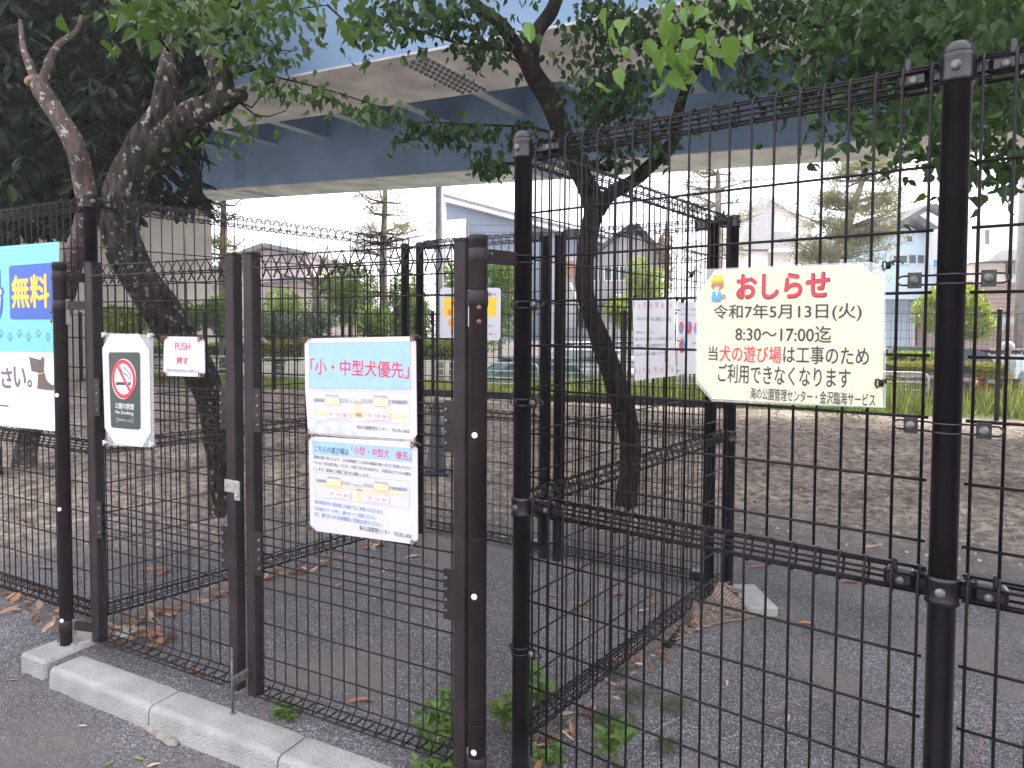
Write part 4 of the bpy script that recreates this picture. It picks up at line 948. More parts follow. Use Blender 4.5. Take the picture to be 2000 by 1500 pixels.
def blob(cx, cy, rx, ry, d, dd, n, size, gaps=.0):
    """leaf positions in clumps within an ellipse seen at (cx,cy), depth d +- dd"""
    out_ = []
    nc = max(3, n//26)
    for _ in range(nc):
        while True:
            a, b_ = rng.uniform(-1, 1, 2)
            if a*a+b_*b_ < 1: break
        q = seen(cx+a*rx, cy+b_*ry, d+rng.uniform(-dd, dd)); k = rng.integers(14, 40); rr_ = rng.uniform(.06, .17)*max(1, size/.06)
        pts = rng.normal(size=(k, 3))*rr_*np.array([1, 1, .6])+np.array(q); out_.append(pts)
    return np.concatenate(out_)
def hang(n, droop=.9):
    D = rng.normal(size=(n, 3)); D[:, 2] = -abs(D[:, 2])*.6-droop; return D
def strand(pts, n, spread, size):
    """leaves hanging along a twig"""
    P = [np.array(seen(*p)) for p in pts]; seg = [np.linalg.norm(P[i+1]-P[i]) for i in range(len(P)-1)]; tot = sum(seg); out_ = []
    for _ in range(n):
        t_ = rng.uniform(0, tot); i = 0
        while i < len(seg)-1 and t_ > seg[i]: t_ -= seg[i]; i += 1
        out_.append(P[i]+(P[i+1]-P[i])*min(1, t_/seg[i])+rng.normal(size=3)*spread*np.array([1, 1, .8])-np.array([0, 0, spread*.7]))
    return np.array(out_)
def twig(mb, pts, r0_=.008, r1=.003): mb.tube([seen(*p) for p in pts], [r0_+(r1-r0_)*i/(len(pts)-1) for i in range(len(pts))], 5)
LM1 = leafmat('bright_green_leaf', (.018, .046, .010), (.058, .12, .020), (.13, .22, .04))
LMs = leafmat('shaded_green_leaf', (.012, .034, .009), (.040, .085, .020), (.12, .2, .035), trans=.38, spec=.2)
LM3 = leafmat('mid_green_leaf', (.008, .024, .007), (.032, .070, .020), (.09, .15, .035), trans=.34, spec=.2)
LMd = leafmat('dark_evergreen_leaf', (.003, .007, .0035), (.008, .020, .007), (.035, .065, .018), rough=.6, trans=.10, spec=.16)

# T1: leaning dark tree behind the left fence
b1 = onz(437, 1003); T1 = thing('broadleaf_tree', 'leaning dark trunk with pale lichen forking behind the left cage fence', 'tree', b1)
mb = MB()
limb(mb, [(b1-ZR*.15, .14)]+P_([(437, 985, 62, 5.75), (430, 880, 60, 5.6), (408, 765, 66, 5.4), (368, 690, 72, 5.2), (316, 610, 78, 5.0), (262, 520, 80, 4.85), (233, 440, 78, 4.75), (252, 345, 80, 4.7), (285, 280, 78, 4.7), (318, 215, 50, 4.7), (330, 130, 44, 4.75), (345, 60, 40, 4.8), (340, -40, 36, 4.8)]), n=22, seed=1, rough=.11)
limb(mb, P_([(270, 330, 66, 4.72), (310, 285, 62, 4.7), (365, 232, 60, 4.65), (420, 205, 56, 4.6), (462, 188, 34, 4.58), (478, 186, 22, 4.56)]), n=18, seed=2, rough=.12)
limb(mb, P_([(440, 198, 46, 4.6), (432, 150, 50, 4.6), (412, 95, 50, 4.6), (388, 30, 48, 4.6), (380, -40, 44, 4.6)]), n=18, seed=3, rough=.12)
wbuild(mb, 'trunk', bark1, T1)
mb = MB()
tw1 = [[(445, 150, 4.6), (500, 135, 4.5), (545, 152, 4.4), (600, 165, 4.4), (665, 183, 4.4), (730, 205, 4.4), (790, 215, 4.4)], [(430, 60, 4.6), (480, 80, 4.5), (540, 98, 4.5), (572, 100, 4.5)], [(400, 10, 4.6), (470, 15, 4.3), (560, 20, 4.2), (640, 10, 4.0)],
       [(450, 110, 4.6), (480, 122, 4.5), (520, 150, 4.5), (540, 156, 4.5)], [(468, 200, 4.6), (500, 226, 4.5), (525, 228, 4.5), (560, 216, 4.5)], [(470, 200, 4.6), (492, 210, 4.5), (508, 190, 4.5)], [(640, 10, 4.0), (655, 25, 3.8), (680, 45, 3.6)], [(330, 100, 4.7), (300, 60, 4.5), (290, 30, 4.3)]]
for q in tw1: twig(mb, q)
wbuild(mb, 'twig', bark3, T1)
Pl = [strand(tw1[0][1:], 150, .055, .06), strand(tw1[1], 80, .07, .06), strand(tw1[2], 60, .09, .06), blob(500, 40, 36, 35, 4.4, .4, 80, .06), blob(500, 105, 24, 26, 4.5, .3, 60, .06), blob(430, 250, 40, 30, 5.3, .3, 50, .06)]
Pl = np.concatenate(Pl); leaves('crown', Pl, hang(len(Pl)), rng.uniform(.045, .075, len(Pl)), 'broad', LM1, T1, singles=60)
Pl = np.concatenate([blob(335, 10, 70, 26, 3.4, .3, 100, .07), blob(430, -10, 80, 22, 3.6, .4, 60, .07), blob(580, -14, 90, 24, 3.8, .4, 50, .07), strand([(640, 0, 2.6), (660, 30, 2.6), (678, 50, 2.6)], 5, .03, .08), blob(285, 5, 40, 18, 3.2, .2, 60, .07)])
leaves('crown', Pl, hang(len(Pl), .5), rng.uniform(.055, .09, len(Pl)), 'broad', LM1, T1, singles=190)
# unseen-from-here upper crown gives the shade the place has
Pl = rng.normal(size=(4200, 3))*np.array([1.5, 1.5, .5])+np.array(seen(360, -560, 4.9)); leaves('crown', Pl, hang(len(Pl)), rng.uniform(.06, .09, len(Pl)), 'small', LM1, T1)

# T2: pink-brown pruned trunk in front of the evergreen
b2_ = onz(48, 912); T2 = thing('broadleaf_tree', 'pruned pink-brown trunk with white patches at the far left by the corner post', 'tree', b2_)
mb = MB()
limb(mb, [(b2_-ZR*.1, .14)]+P_([(52, 880, 46, 7.6), (95, 700, 42, 7.0), (135, 540, 42, 6.4), (170, 420, 44, 6.0), (165, 360, 44, 5.9), (148, 290, 42, 5.8), (118, 235, 40, 5.8), (82, 175, 38, 5.8), (64, 152, 30, 5.8)]), n=18, seed=5, rough=.08)
limb(mb, P_([(80, 170, 26, 5.8), (92, 135, 20, 5.8), (110, 92, 14, 5.9), (148, 62, 11, 6.0), (160, 30, 9, 6.0)]), n=10, seed=6)
limb(mb, P_([(70, 160, 24, 5.8), (55, 120, 16, 5.8), (45, 90, 12, 5.9), (40, 40, 9, 6)]), n=10, seed=7)
wbuild(mb, 'trunk', bark2, T2)
mb = MB(); c = seen(62, 158, 5.78); ax = (seen(50, 140, 5.8)-c).normalized(); mb.lathe(c, [(rad(26, 5.8), -.03), (rad(30, 5.8), .006), (.01, .012)], 16, ax); wbuild(mb, 'pruning_cut', mat('cut_wood', (.24, .15, .10), .8, var=.2), T2)
# evergreen mass at the left
b3 = onz(-40, 930); T4 = thing('evergreen_tree', 'big dark evergreen with long drooping leaves filling the upper left corner', 'tree', b3)
mb = MB(); limb(mb, [(b3-ZR*.1, .2)]+P_([(-40, 700, 60, 7.2), (-10, 500, 50, 7.2), (20, 300, 40, 7.4), (60, 100, 30, 7.6), (100, -100, 26, 7.8)]), n=12, seed=9)
for q in ([(0, 450, 7.2), (100, 350, 7.4), (200, 300, 7.6)], [(20, 300, 7.4), (120, 180, 7.4), (240, 120, 7.6), (330, 100, 7.8)], [(60, 150, 7.6), (150, 60, 7.6), (260, 10, 7.6)], [(0, 400, 7.2), (250, 380, 7.8), (330, 300, 8)]): twig(mb, q, .03, .008)
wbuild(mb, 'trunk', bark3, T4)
WP, WD = [], []
def whorl(c, k, sz, spread=.9):
    a0 = rng.uniform(0, 6.28)
    for j in range(k):
        a = a0+j*2*math.pi/k+rng.uniform(-.25, .25); dr = rng.uniform(.5, 1.3); WP.append(np.array(c)+np.array([math.cos(a), math.sin(a), 0])*.01); WD.append([math.cos(a)*spread, math.sin(a)*spread, -dr])
SZ = []
def fill(x0, x1, y0, y1, d, dd, n, ks=(6, 9)):
    for _ in range(n):
        x = rng.uniform(x0, x1); y = rng.uniform(y0, y1)
        # outline of the mass: runs down to the right edge of the leaning trunk
        if x > 250+ (430-y)*.52 + 30*math.sin(y*.05): continue
        if y > 420+30*math.sin(x*.06): continue
        k = int(rng.integers(*ks)); whorl(seen(x, y, d+rng.uniform(-dd, dd)), k, 0); SZ.extend([rng.uniform(.17, .24)]*k)
fill(-80, 480, -60, 440, 8.2, .9, 950); fill(-80, 470, -60, 440, 7.2, .5, 300); fill(-60, 230, 150, 480, 6.9, .4, 90)
for x, y, n in ((75, 440, 5), (40, 430, 4), (120, 425, 3), (20, 450, 5), (150, 435, 2)):
    for _ in range(n): k = 5; whorl(seen(x+rng.uniform(-20, 20), y+rng.uniform(-15, 15), 6.7), k, 0); SZ.extend([.2]*k)
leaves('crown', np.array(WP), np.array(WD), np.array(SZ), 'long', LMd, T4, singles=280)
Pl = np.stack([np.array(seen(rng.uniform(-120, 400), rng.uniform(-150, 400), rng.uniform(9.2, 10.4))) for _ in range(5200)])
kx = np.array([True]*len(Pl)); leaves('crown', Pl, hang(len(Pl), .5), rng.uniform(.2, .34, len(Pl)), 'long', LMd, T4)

# T3: dark forked tree inside the cage line, right of centre
b4 = onz(1222, 987); T3 = thing('broadleaf_tree', 'dark forked trunk standing behind the cage with branches over the right half', 'tree', b4)
mb = MB()
limb(mb, [(b4-ZR*.12, .12)]+P_([(1222, 975, 49, 6.1), (1232, 900, 45, 6.05), (1228, 840, 49, 6.0), (1206, 760, 52, 5.9), (1178, 680, 45, 5.8), (1150, 600, 39, 5.7), (1140, 530, 39, 5.6), (1152, 450, 42, 5.55), (1158, 395, 47, 5.5), (1130, 330, 44, 5.4), (1098, 260, 45, 5.3), (1070, 190, 47, 5.2), (1035, 125, 44, 5.1), (1050, 60, 32, 5.1), (1078, 20, 30, 5.1), (1098, -40, 29, 5.1)]), n=22, seed=11, rough=.09)
limb(mb, P_([(1040, 140, 35, 5.15), (1012, 95, 32, 5.1), (975, 45, 29, 5.0), (930, 10, 25, 5.0), (900, -30, 24, 5.0)]), n=16, seed=12, rough=.09)
limb(mb, P_([(1168, 410, 37, 5.5), (1192, 380, 32, 5.4), (1235, 355, 32, 5.3), (1268, 325, 30, 5.2), (1306, 290, 30, 5.1), (1318, 262, 27, 5.1), (1330, 200, 22, 5.0), (1350, 150, 20, 4.9), (1390, 112, 13, 4.8), (1450, 88, 10, 4.7), (1550, 62, 8, 4.6), (1680, 30, 6, 4.5)]), n=16, seed=13, rough=.09)
limb(mb, P_([(1100, 290, 25, 5.3), (1140, 318, 20, 5.2), (1192, 330, 12, 5.2)]), n=10, seed=14)
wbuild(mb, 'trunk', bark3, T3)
mb = MB()
tw3 = [[(1085, 262, 5.2), (1040, 248, 5.1), (960, 244, 5.0), (890, 242, 4.9), (850, 238, 4.9), (810, 243, 4.9)], [(1010, 100, 5.1), (950, 92, 4.9), (880, 80, 4.8), (800, 55, 4.6), (720, 35, 4.4)], [(1060, 160, 5.1), (1010, 120, 5.0), (960, 90, 4.9)],
       [(1350, 150, 4.9), (1300, 130, 4.7), (1240, 150, 4.6), (1170, 140, 4.6)], [(1390, 112, 4.8), (1450, 40, 4.5), (1480, -10, 4.4)], [(1550, 62, 4.6), (1620, 130, 4.2), (1680, 200, 3.9), (1700, 260, 3.7)], [(1520, 30, 4.4), (1640, 60, 4.0), (1780, 70, 3.7), (1900, 90, 3.4)], [(1780, 70, 3.7), (1810, 160, 3.6), (1830, 230, 3.5)], [(1900, 90, 3.4), (1950, 180, 3.3), (1980, 250, 3.3)],
       [(1010, 320, 4.9), (985, 318, 4.9), (960, 330, 4.9)], [(1165, 320, 5.2), (1185, 300, 5.1), (1160, 240, 5.0), (1160, 150, 4.9), (1165, 60, 4.9)], [(1090, 300, 5.3), (1040, 300, 5.0), (1000, 318, 4.9)], [(1330, 230, 5), (1300, 255, 4.9), (1260, 300, 4.9)], [(1960, 330, 3.3), (1985, 290, 3.3)]]
for q in tw3: twig(mb, q, .012, .004)
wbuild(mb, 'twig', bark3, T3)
Pl = [strand(tw3[0][1:], 150, .06, .06), blob(850, 262, 50, 22, 4.9, .1, 70, .06), blob(890, 30, 120, 36, 4.8, .4, 360, .06), blob(960, 95, 45, 22, 4.9, .2, 130, .06), blob(760, 45, 60, 32, 4.5, .3, 110, .06), blob(965, 330, 26, 18, 4.9, .1, 34, .055),
      blob(1200, 50, 90, 50, 4.9, .4, 300, .06), blob(1205, 175, 55, 45, 4.9, .3, 260, .06), blob(1150, 250, 35, 30, 5.0, .2, 70, .06), blob(1140, 110, 26, 30, 4.9, .3, 40, .06), blob(1180, 215, 30, 14, 4.9, .2, 60, .06), blob(1320, 60, 80, 60, 4.8, .4, 300, .06), blob(1260, 270, 24, 18, 5.0, .1, 30, .05), blob(1220, 305, 16, 10, 5.0, .1, 14, .05),
      blob(1500, 15, 140, 38, 4.8, .5, 480, .065), blob(1480, 130, 60, 40, 4.6, .3, 50, .06), blob(1740, 55, 130, 70, 4.4, .5, 950, .065), blob(1620, 110, 70, 50, 4.4, .3, 170, .06), blob(1540, 175, 36, 20, 4.4, .2, 34, .06), blob(1790, 170, 85, 50, 4.1, .4, 360, .065), blob(1900, 60, 110, 80, 4.2, .5, 900, .065), blob(1700, 200, 60, 30, 4.2, .3, 160, .06)]
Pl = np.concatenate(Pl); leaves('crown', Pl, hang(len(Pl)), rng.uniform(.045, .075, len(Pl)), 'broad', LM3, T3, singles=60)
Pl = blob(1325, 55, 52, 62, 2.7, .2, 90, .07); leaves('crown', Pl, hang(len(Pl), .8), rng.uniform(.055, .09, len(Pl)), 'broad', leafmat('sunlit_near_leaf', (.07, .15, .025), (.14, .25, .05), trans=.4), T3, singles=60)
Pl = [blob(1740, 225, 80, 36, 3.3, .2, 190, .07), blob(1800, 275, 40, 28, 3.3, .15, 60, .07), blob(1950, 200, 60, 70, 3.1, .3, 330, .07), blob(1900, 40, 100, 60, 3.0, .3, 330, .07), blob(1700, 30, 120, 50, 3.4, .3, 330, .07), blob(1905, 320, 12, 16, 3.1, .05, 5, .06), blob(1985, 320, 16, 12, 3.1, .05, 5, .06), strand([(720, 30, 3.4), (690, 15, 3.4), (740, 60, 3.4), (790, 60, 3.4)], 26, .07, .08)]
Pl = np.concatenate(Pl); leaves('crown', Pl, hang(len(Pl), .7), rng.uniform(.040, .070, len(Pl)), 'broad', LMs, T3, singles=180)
for c, n, sp_ in (((1250, -600, 5.0), 5500, (1.8, 1.8, .5)), ((2150, -480, 4.0), 4500, (1.5, 1.5, .45))):
    Pl = rng.normal(size=(n, 3))*np.array(sp_)+np.array(seen(*c)); leaves('crown', Pl, hang(len(Pl)), rng.uniform(.06, .09, len(Pl)), 'small', LM3, T3)
# ================================================================== beyond the far fence
def fline(px, off):      # point off metres behind the far fence line, seen at px
    p = onplane(px, 637, Ffar0-fn*off, fn); p.z = 0; return p
# rough grass strip behind the fence
def gr(n):
    s_ = rng.uniform(-9, 19, n); o = rng.uniform(.12, 5.2, n)**1.0; b_ = np.array(Ffar0)[None]+np.array(fdir)[None]*s_[:, None]-np.array(fn)[None]*o[:, None]
    b_[:, 2] = ground_h(b_[:, 0], b_[:, 1])-.01; return b_, s_
Pb_, s_ = gr(34000); keep = rng.uniform(0, 1, len(Pb_)) < np.where(vnoise(Pb_[:, 0]*1.3, Pb_[:, 1]*1.3, 9) > .38, 1, .35); Pb_ = Pb_[keep]; s_ = s_[keep]; n = len(Pb_)
hgt = rng.uniform(.14, .42, n)*(.55+.8*sstep(2, 10, s_))*(.45+1.1*vnoise(Pb_[:, 0]*2.1, Pb_[:, 1]*2.1, 12)); a = rng.uniform(0, 6.28, n); w_ = rng.uniform(.008, .018, n)
dx = np.stack([np.cos(a)*w_, np.sin(a)*w_, 0*a], -1); tip = np.stack([rng.normal(size=n)*.1, rng.normal(size=n)*.1, hgt], -1)
Vg = np.stack([Pb_-dx, Pb_+dx, Pb_+dx*.7+tip*.55, Pb_-dx*.7+tip*.55, Pb_+tip], 1).reshape(-1, 3); b5 = np.arange(n)*5
Fg = np.concatenate([np.stack([b5, b5+1, b5+2], -1), np.stack([b5, b5+2, b5+3], -1), np.stack([b5+3, b5+2, b5+4], -1)])
me_ = npmesh('grass', Vg, Fg); me_.materials.append(leafmat('rough_grass', (.07, .11, .02), (.24, .28, .07), (.46, .42, .24), trans=.3)); tag(link('grass', me_, kind='stuff'), 'rough bright grass and weeds growing behind the far fence', 'grass')
# low pale green pipe railing
M['rail'] = mat('pale_green_pipe', (.50, .62, .57), .4, var=.06); M['railw'] = mat('white_pipe', (.62, .64, .63), .4, var=.05)
ORD = ['leftmost', 'second', 'third', 'fourth', 'fifth', 'sixth', 'seventh', 'eighth', 'ninth', 'tenth', 'eleventh']
for i in range(-3, 7):
    a_ = Ffar0+fdir*(i*2.05+.1)-fn*1.9; b_ = a_+fdir*1.95; zg = 0
    t_ = thing('pipe_railing', ORD[i+3]+(' ' if i == -3 else ' from the left ')+'of the low pale green pipe railings behind the far fence', 'railing', a_, 'pipe railings along the verge behind the far fence')
    mb = MB(); pts = [a_+ZR*-.1, a_+ZR*.56, a_+ZR*.63+fdir*.03, a_+ZR*.67+fdir*.10, b_+ZR*.67-fdir*.10, b_+ZR*.63-fdir*.03, b_+ZR*.56, b_+ZR*-.1]; mb.tube(pts, .021, 8); wbuild(mb, 'frame', M['rail'], t_)
    for z in (.48, .32, .17): mb = MB(); mb.tube([a_+ZR*z, b_+ZR*z], .015, 6); wbuild(mb, 'rail', M['railw'] if z < .4 else M['rail'], t_)
# ---- leafy things
def lump_leaves(C, R, n, size, k=7, shell=.75):
    """leaf points on lumpy crown of k lobes"""
    out_ = []
    for _ in range(k):
        v = rng.normal(size=3); v /= np.linalg.norm(v); c = np.array(C)+v*np.array(R)*.5; rr_ = np.array(R)*rng.uniform(.42, .66); m_ = n//k
        u = rng.normal(size=(m_, 3)); u /= np.linalg.norm(u, axis=1)[:, None]; out_.append(c+u*rr_*rng.uniform(shell, 1.05, m_)[:, None])
    return np.concatenate(out_)
def ltree(label, px, pytop, pybot, d, wpx, n, material, size=.11, cat='tree', group=None, trunk=True, k=9, name='street_tree', ground=-.7):
    c = seen(px, (pytop+pybot)/2, d); rz = (pybot-pytop)/2*d/FPX; rx = wpx/2*d/FPX; t_ = thing(name, label, cat, (c.x, c.y, ground), group)
    if trunk:
        mb = MB(); limb(mb, [(Vector((c.x, c.y, ground-.1)), .09), (Vector((c.x+.05, c.y, ground+1.2)), .075), (Vector((c.x, c.y, c.z)), .05), (Vector((c.x, c.y, c.z+rz*.6)), .02)], n=8, seed=int(px))
        for _ in range(6):
            v = Vector(rng.normal(size=3)); v.z = abs(v.z)*.6; v.normalize(); mb.tube([Vector((c.x, c.y, c.z-rz*.3)), c+v*rx*.75], [.03, .01], 5)
        wbuild(mb, 'trunk', bark4, t_)
    Pl = lump_leaves(c, (rx, rx, rz), n, size, k); D = rng.normal(size=(len(Pl), 3)); D[:, 2] -= .3
    leaves('crown', Pl, D, rng.uniform(size*.7, size*1.3, len(Pl)), 'small', material, t_); return t_
LY = leafmat('yellow_green_leaf', (.09, .15, .02), (.27, .36, .05), (.42, .46, .12)); LG = leafmat('fresh_green_leaf', (.045, .10, .015), (.17, .28, .04), (.30, .40, .08)); LD = leafmat('grey_green_leaf', (.03, .055, .025), (.10, .16, .08), (.22, .27, .17)); LO = leafmat('reddish_tip_leaf', (.14, .18, .03), (.30, .30, .07), (.44, .22, .10))
ltree('round fresh green tree right of the round gate post', 975, 488, 690, 22, 120, 5200, LG, .12)
ltree('fresh green tree behind the paired posts left of the gate post', 800, 525, 690, 22, 110, 4200, LG, .12)
ltree('fresh green tree left of the pole behind the gate', 880, 510, 680, 23, 80, 3000, LG, .12)
ltree('spreading green tree with thin pale limbs behind the right gate leaf', 668, 505, 650, 24, 160, 4800, LG, .12)
ltree('dense grey green bush behind the far fence above the hedge', 540, 610, 670, 21, 110, 2400, LD, .10, 'bush', name='bush')
ltree('fresh green tree behind the meeting stiles of the gate', 550, 560, 650, 24, 110, 2600, LG, .11)
ltree('light green tree in front of the pink house', 400, 560, 670, 25, 110, 2800, LY, .12)
ltree('yellow green bush left of the leaning trunk', 245, 590, 650, 19, 110, 2600, LY, .11, 'bush', name='bush')
ltree('yellow green tree right of the tall post', 1862, 552, 680, 18, 150, 5600, LY, .10)
ltree('yellow green bush in front of the grey house left of the posters', 1215, 575, 650, 20, 80, 2400, LY, .10)
ltree('tall yellow green tree in front of the grey gabled house', 1268, 490, 620, 26, 90, 3000, LY, .12)
ltree('rusty green conifer beside the grey gabled house', 1300, 440, 560, 30, 46, 1500, leafmat('rusty_conifer_leaf', (.14, .11, .05), (.26, .20, .09)), .12)
ltree('dark green low bush along the far fence foot behind the yellow notice', 1650, 782, 812, 12.2, 170, 900, LG, .06, 'bush', name='bush', trunk=False, ground=0)
ltree('fresh green shrub behind the left leaf push notice', 335, 585, 665, 20, 120, 2600, LG, .11, 'bush', name='bush')
ltree('bright green shrub just left of the meeting stiles', 430, 575, 668, 21, 100, 2400, LG, .11, 'bush', name='bush')
ltree('dark green shrub under the pruned tree behind the notice board top', 610, 590, 672, 20, 90, 2000, LD, .10, 'bush', name='bush')
ltree('fresh green shrub at the foot of the bare stemmed pine', 735, 585, 665, 21, 80, 1800, LG, .11, 'bush', name='bush')
def hedge(label, px0, px1, pyt, pyb, d, material, n, depth=.9, size=.07, name='hedge', wavy=.08):
    a_ = seen(px0, pyb, d); b_ = seen(px1, pyb, d); zt = seen((px0+px1)/2, pyt, d).z; zb = a_.z; t_ = thing(name, label, 'hedge', a_)
    u = (b_-a_); u.z = 0; L_ = u.length; u.normalize(); v = Vector((-u.y, u.x, 0))
    s_ = rng.uniform(0, L_, n); ph = rng.uniform(0, 6.28); q = rng.uniform(-.45, 1, n); 
    lump = 1+wavy*(np.sin(s_*3.1+ph)+np.sin(s_*7.3))*.6
    th = rng.uniform(-.2, math.pi+.2, n); yy = -np.cos(th)*depth/2; hh = (zt-zb)*lump*(np.sin(np.clip(th, 0, math.pi))**.4)*rng.uniform(.93, 1.03, n)
    hh = np.where(rng.uniform(0, 1, n) < .4, hh*rng.uniform(0, 1, n), hh)
    Pl = np.array(a_)[None]+np.array(u)[None]*s_[:, None]+np.array(v)[None]*(yy+depth/2)[:, None]; Pl[:, 2] = zb+hh
    D = rng.normal(size=(n, 3)); D[:, 2] += .6; leaves('foliage', Pl, D, rng.uniform(size*.7, size*1.3, n), 'small', material, t_)
    mb = MB(); mb.bar(a_+v*depth/2+ZR*((zt-zb)*.45), b_+v*depth/2+ZR*((zt-zb)*.45), depth*.7, (zt-zb)*.8); wbuild(mb, 'stems', M['twigs'], t_); return t_
M['twigs'] = mat('dense_twigs', (.03, .035, .02), .9)
hedge('yellow and pink azalea hedge behind the meeting stiles', 470, 585, 668, 704, 20, LO, 2600)
hedge('clipped green azalea hedge behind the sign gap right of the boards', 815, 945, 668, 705, 20.5, LY, 3200)
hedge('clipped bright hedge behind the tall post', 1765, 1862, 692, 712, 15.5, LY, 2000, .7)
hedge('orange tipped azalea hedge below the clipped bright hedge', 1750, 1860, 711, 728, 14.8, LO, 2000, .6)
hedge('yellow green azalea mound at the right beside the red scooter', 1905, 1970, 712, 734, 14.2, LO, 1500, .6)
hedge('yellow green hedge seen through the left leaf gate beside the notice', 290, 470, 672, 700, 21, LY, 2600)
# ---- pines
LP = leafmat('pine_needles', (.09, .10, .045), (.22, .23, .10), (.34, .30, .17), rough=.7, trans=.3)
def pine(label, base, pts, levels, d, seed, dens=1.0):
    r_ = np.random.default_rng(seed); b_ = seen(*base); b_.z = -.7; t_ = thing('pine_tree', label, 'tree', b_); mb = MB()
    pl = P_(pts); limb(mb, [(b_, pl[0][1]*1.2)]+pl, n=10, seed=seed, rough=.08); clumps = []
    for (px, py, L_, nb) in levels:
        c0 = seen(px, py, d)
        for k in range(nb):
            a_ = r_.uniform(0, 6.28) if k > 1 else (math.atan2(r0.y, r0.x)+math.pi*k+r_.uniform(-.4, .4)); l_ = L_*r_.uniform(.6, 1.1); dirv = Vector((math.cos(a_), math.sin(a_), r_.uniform(-.05, .3)))
            p1 = c0+dirv*l_*.5+ZR*r_.uniform(-.15, .1); p2 = c0+dirv*l_+ZR*r_.uniform(-.1, .25); mb.tube([c0, p1, p2], [.05, .03, .012], 5)
            for _ in range(int(r_.integers(5, 10)*dens)):
                f_ = r_.uniform(.35, 1.08); q = c0+dirv*l_*f_+Vector(r_.normal(size=3))*l_*.13+ZR*.1; clumps.append(q)
                if r_.random() < .4: mb.tube([c0+dirv*l_*f_*.85, q], [.014, .006], 4)
    wbuild(mb, 'trunk', bark4, t_)
    n = len(clumps)*30; C = np.repeat(np.array([list(c) for c in clumps]), 30, 0)+r_.normal(size=(n, 3))*.13*np.array([1, 1, .55]); D = r_.normal(size=(n, 3)); D[:, 2] += .5; D /= np.linalg.norm(D, axis=1)[:, None]
    U = np.cross(D, r_.normal(size=(n, 3))); U /= np.linalg.norm(U, axis=1)[:, None]; sz = r_.uniform(.10, .20, n)[:, None]
    V = np.stack([C-U*.014, C+U*.014, C+D*sz], 1)-np.array(b_); F = np.arange(n*3).reshape(-1, 3); me_ = npmesh('crown', V.reshape(-1, 3), F); me_.materials.append(LP); link('crown', me_, t_, 'stuff'); return t_
pine('tall pine with layered pads in front of the peach house at the right', (1625, 640, 23), [(1625, 600, 26, 23), (1628, 510, 24, 23), (1652, 450, 22, 23), (1668, 400, 18, 23), (1682, 360, 12, 23), (1690, 335, 8, 23)],
     [(1690, 330, .7, 6), (1684, 352, 1.3, 8), (1672, 395, 1.4, 6), (1668, 410, 1.5, 8), (1655, 445, 1.7, 9), (1645, 470, 1.5, 8), (1632, 505, 1.7, 9), (1628, 540, 1.6, 6)], 23, 3, 1.5)
pine('slim pine left of the peach house behind the far cage post', (1400, 640, 25), [(1400, 600, 18, 25), (1402, 450, 16, 25), (1403, 380, 13, 25), (1402, 335, 9, 25)], [(1402, 340, 1.1, 6), (1402, 370, 1.3, 6), (1401, 400, 1.2, 5), (1402, 440, 1.5, 6), (1400, 500, 1.4, 5)], 25, 4, .9)
pine('bare stemmed pine above the notice boards left of the pole', (752, 650, 24), [(752, 620, 20, 24), (748, 520, 18, 24), (750, 440, 14, 24), (752, 370, 10, 24), (748, 330, 8, 24)], [(750, 395, .9, 4), (750, 420, .8, 3), (748, 455, 1.3, 5), (750, 475, 1.7, 6), (746, 500, 1.3, 4)], 24, 5, .8)
pine('thin pine standing right of the beige pier', (437, 640, 24), [(437, 620, 20, 24), (436, 500, 18, 24), (437, 440, 15, 24), (437, 385, 10, 24)], [(437, 400, .9, 5), (437, 430, .6, 3), (440, 480, .7, 4), (437, 500, .9, 5), (436, 530, .9, 5)], 24, 6, .7)
# bare pruned tree
bb = seen(625, 700, 21); bb.z = -.7; tb = thing('bare_tree', 'pale pruned tree with spreading bare limbs behind the right gate leaf', 'tree', bb); mb = MB()
limb(mb, [(bb, .14)]+P_([(625, 650, 16, 21), (622, 590, 16, 21), (615, 555, 14, 21), (600, 520, 9, 21), (585, 500, 5, 21)]), n=8, seed=20)
for q in ([(617, 560, 21), (650, 530, 21), (690, 515, 21), (720, 500, 21)], [(617, 560, 21), (590, 545, 21), (560, 540, 21), (530, 525, 21)], [(620, 575, 21), (660, 550, 21), (700, 545, 21)], [(615, 555, 21), (630, 510, 21), (640, 480, 21)]): twig(mb, q, .07, .015)
wbuild(mb, 'trunk', bark4, tb)
# ---- poles and overhead lines
M['tyre0'] = mat('black_cable', (.03, .03, .03), .7); M['pole'] = mat('concrete_pole', (.42, .41, .41), .8)
def pole(label, px, d, top, r=.16):
    p = seen(px, 637, d); h = seen(px, top, d).z; t_ = thing('utility_pole', label, 'pole', (p.x, p.y, -.7)); mb = MB(); mb.lathe((p.x, p.y, 0), [(r, -.8), (r*.8, h)], 14); wbuild(mb, 'shaft', M['pole'], t_)
    mb = MB(); 
    for z in (h-.5, h-1.1): mb.bar(Vector((p.x, p.y, z))-r0*.9, Vector((p.x, p.y, z))+r0*.9, .08, .08)
    wbuild(mb, 'cross_arm', M['steel'], t_); return Vector((p.x, p.y, h))
pA = pole('pale grey utility pole left of the blue grey house', 858, 21, 190, .13); pB = pole('light grey pole at the right edge beside the scooter', 1995, 17, 480-350, .16)
